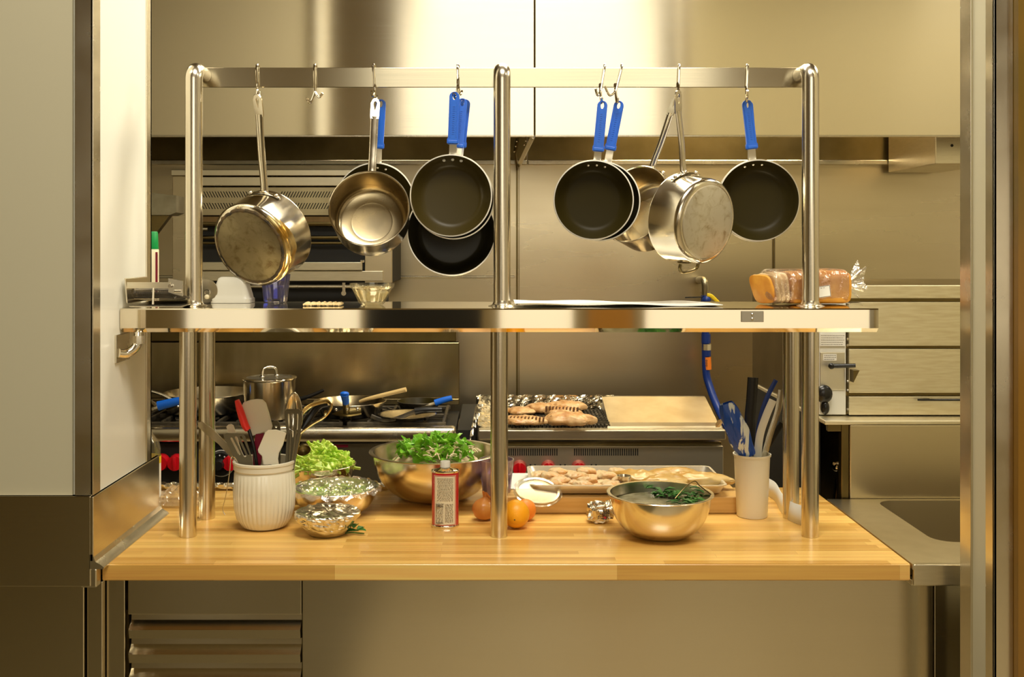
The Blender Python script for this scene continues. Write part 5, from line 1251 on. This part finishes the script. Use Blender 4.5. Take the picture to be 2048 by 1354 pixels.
# ---------------------------------------------------------------- gas hose on the back wall
YG = 4.55
t = thing('gas_pipe_valve', 'gas pipe elbow with blue valve and yellow lever on the back wall', 'valve', P(1408, 560, YG))
b = B(); tube(b, [P(1398, 560, YG+.19), P(1402, 560, YG+.08), P(1408, 562, YG), P(1411, 575, YG-.01), P(1411, 602, YG)], .017, seg=14); obj('elbow_pipe', b, mat('galvanised_pipe', (.42, .38, .26), .35, 1), t, smooth=True)
b = B(); cyl(b, P(1411, 584, YG), P(1411, 592, YG), .021, seg=8); obj('pipe_nut', b, M['satin'], t)
b = B(); cyl(b, P(1411, 591, YG-.01), P(1411, 612, YG-.01), .02); blob(b, P(1413, 600, YG-.02), (.02, .02, .02), 0); obj('valve_body', b, M['bluedark'], t, smooth=True)
b = B(); tube(b, [P(1414, 590, YG-.03), P(1424, 593, YG-.03), P(1441, 610, YG-.03)], .008, seg=8, flat=.5); obj('lever', b, M['yellow'], t, smooth=True)
b = B(); tube(b, [P(1370, 595, YG-.03), P(1405, 594, YG-.03)], .003, seg=6, n=1); obj('cable_tie', b, M['blackplastic'], t)
t = thing('gas_hose', 'blue coated gas hose hanging down the back wall', 'hose', P(1440, 860, 4.4))
b = B(); tube(b, [P(1411, 600, YG), P(1411, 660, YG), P(1412, 740, YG), P(1420, 775, YG-.02), P(1435, 815, YG-.08), P(1455, 855, YG-.18), P(1480, 905, YG-.3), P(1500, 960, YG-.4)], .0165, seg=14); obj('hose', b, M['bluedark'], t, smooth=True)
b = B(); cyl(b, P(1413, 688, YG), P(1413, 700, YG), .021, seg=8); obj('coupling', b, M['satin'], t)
b = B(); cyl(b, P(1413, 700, YG), P(1413, 712, YG), .019); cyl(b, P(1412, 668, YG), P(1412, 686, YG), .020); obj('collar', b, M['bluedark'], t, smooth=True)
b = B(); cyl(b, P(1414, 714, YG), P(1415, 739, YG-.001), .0175, seg=20); tg = obj('orange_tag', b, M['orange'], t, smooth=True)
b = B()
for k in range(3): lathe(b, [(.0025, 0), (.004, 0), (.004, .001), (.0025, .001)], Matrix.Translation(P(1413, 721+k*5, YG-.018)) @ RX, 10, close=True)
obj('print', b, M['ink'], tg)

# ---------------------------------------------------------------- pans and pots on the range
ZG = .9365
def rg(px, Y): return Vector(((px-CX)/F*Y, Y, ZG))
def openpan(name, c, R, h, label, cat, mi, mo='alu', slope=.75, group=None):
    t_ = thing(name, label, cat, c, group)
    b_ = B(); lathe(b_, [(0, 0), (R*slope, 0), (R*slope+.012, .006), (R-.001, h-.002), (R+.0015, h), (R, h+.0015), (R-.003, h+.001)], Matrix.Translation(c), 72); obj('pan_body', b_, M[mo], t_, smooth=True)
    b_ = B(); lathe(b_, [(R-.003, h+.001), (R*slope+.010, .008), (R*slope, .004), (0, .004)], Matrix.Translation(c), 72); obj('pan_interior', b_, M[mi], t_, smooth=True)
    return t_
def bluesleeve(t_, pts, r=.011): 
    b_ = B(); tube(b_, pts, r, seg=12, rfun=lambda u: (r*(1.1-.2*u), r*.75)); return obj('handle_sleeve', b_, M['bluehandle'], t_, smooth=True)
c = rg(417, 4.18); t = openpan('saute_pan', c, .175, .075, 'wide silver saute pan at the left of the range behind the posts', 'pan', 'potsteel', 'potsteel', .85)
b = B(); tube(b, [P(300, 782, 4.0), P(325, 790, 4.0), P(345, 801, 4.0)], .006, seg=8); obj('handle', b, M['chrome'], t, smooth=True)
c = rg(240, 4.0); t = openpan('frying_pan', c, .13, .045, 'black pan at the far left of the range with a blue grip pointing right', 'frying pan', 'nonstick', 'iron', .75)
b = B(); tube(b, [P(297, 800, 3.92), P(316, 812, 3.90), P(322, 812, 3.9)], .007, seg=8); tube(b, [P(297, 826, 3.92), P(305, 818, 3.9), P(320, 812, 3.9)], .007, seg=8); obj('handle_fork', b, M['chrome'], t, smooth=True)
bs = bluesleeve(t, [P(316, 812, 3.9), P(340, 806, 3.9), P(366, 800, 3.9)], .016)
b = B(); blob(b, P(356, 813, 3.885), (.005, .004, .005), 0, sub=2); obj('stud', b, M['chrome'], bs)
c = rg(539, 4.02); t = thing('stock_pot', 'lidded steel stock pot on the range behind the utensil crock', 'pot', c)
b = B(); lathe(b, [(0, 0), (.092, 0), (.097, .004), (.0985, .145), (.101, .147), (.0985, .149), (.095, .147), (.094, .008), (0, .006)], Matrix.Translation(c), 72); obj('pot_body', b, M['potsteel'], t, smooth=True)
b = B(); lathe(b, [(.0, .156), (.04, .1555), (.088, .1525), (.0885, .1545), (.04, .158), (0, .159)], Matrix.Translation(c), 72); obj('lid_glass', b, M['glass'], t, smooth=True)
b = B(); lathe(b, [(.087, .151), (.103, .150), (.104, .1525), (.103, .155), (.087, .156)], Matrix.Translation(c), 72, close=True); obj('lid_rim', b, M['chrome'], t, smooth=True)
b = B(); tube(b, [c+Vector((-.024, -.02, .155)), c+Vector((-.022, -.01, .185)), c+Vector((-.005, 0, .194)), c+Vector((.020, .012, .188)), c+Vector((.024, .02, .157))], .0055, seg=10); blob(b, c+Vector((-.024, -.02, .16)), (.011, .011, .006), 0, sub=2); blob(b, c+Vector((.024, .02, .16)), (.011, .011, .006), 0, sub=2); obj('lid_handle', b, M['chrome'], t, smooth=True)
c = rg(700, 4.06); t = openpan('frying_pan', c, .140, .058, 'steel frying pan with three rivets and a blue tipped handle facing forward', 'frying pan', 'potin', 'potsteel', .68)
b = B()
for k in range(17):
    pass
tube(b, [P(665, 822, 3.955), P(690, 826, 3.93), P(722, 822, 3.94)], .014, seg=8, flat=.3, up=(0, 1, 0)); tube(b, [P(693, 826, 3.93), P(692, 812, 3.905), P(691, 800, 3.88)], .013, seg=10, flat=.6, up=(0, 1, 0)); obj('handle', b, M['darksteel'], t, smooth=True)
b = B(); tube(b, [P(692, 806, 3.875), P(690, 795, 3.86), P(689, 788, 3.85)], .015, seg=14, up=(0, 1, 0), rfun=lambda u: (.012+.005*u, .013)); blob(b, P(689, 787, 3.85), (.0165, .013, .008), 0); obj('handle_sleeve', b, M['bluehandle'], t, smooth=True)
b = B()
for x, y in ((672, 819), (694, 818), (715, 818)): blob(b, P(x, y, 3.905), (.006, .004, .006), 0, sub=2)
obj('rivet', b, M['chrome'], t, smooth=True)
b = B(); tube(b, [P(720, 803, 4.0), P(742, 796, 3.98), P(812, 779, 3.95)], .008, seg=12, rfun=lambda u: (.006+.003*u, .007+.002*u)); o = obj('wooden_spoon', b, M['spoonwood'], smooth=True); tag(o, 'wooden spoon handle resting across the steel frying pan', 'spoon')
b = B(); tube(b, [P(592, 800, 4.2), P(620, 792, 4.2), P(648, 780, 4.2)], .008, seg=10, rfun=lambda u: (.010-.004*u, .006)); o = obj('black_pan_handle', b, M['blackplastic'], smooth=True); tag(o, 'dark pan handle rising right of the stock pot', 'handle')
c = rg(838, 4.22); t = openpan('frying_pan', c, .088, .034, 'small black pan with blue handle at the right of the range', 'frying pan', 'nonstick', 'iron', .7)
bluesleeve(t, [P(870, 806, 4.14), P(888, 800, 4.14), P(904, 796, 4.14)], .012)
b = B(); tube(b, [P(845, 815, 4.14), P(857, 811, 4.13), P(872, 806, 4.14)], .007, seg=8, flat=.6); obj('handle_strap', b, M['steel'], t, smooth=True)
c = rg(815, 3.985); t = thing('shallow_steel_pan', 'shallow steel pan with a black handle at the front of the range', 'pan', c)
b = B(); lathe(b, [(0, 0), (.06, 0), (.098, .016), (.108, .018), (.110, .020), (.098, .019), (.058, .003), (0, .003)], Matrix.Translation(c), 64); obj('pan_body', b, M['potsteel'], t, smooth=True)
b = B(); tube(b, [P(742, 832, 3.93), P(765, 840, 3.93), P(790, 838, 3.93), P(832, 822, 3.93)], .008, seg=8, flat=.5); obj('handle_neck', b, M['iron'], t, smooth=True)
b = B(); tube(b, [P(830, 823, 3.93), P(850, 820, 3.93), P(884, 819, 3.93)], .015, seg=12, rfun=lambda u: (.014-.004*u, .010)); obj('handle_grip', b, M['blackplastic'], t, smooth=True)
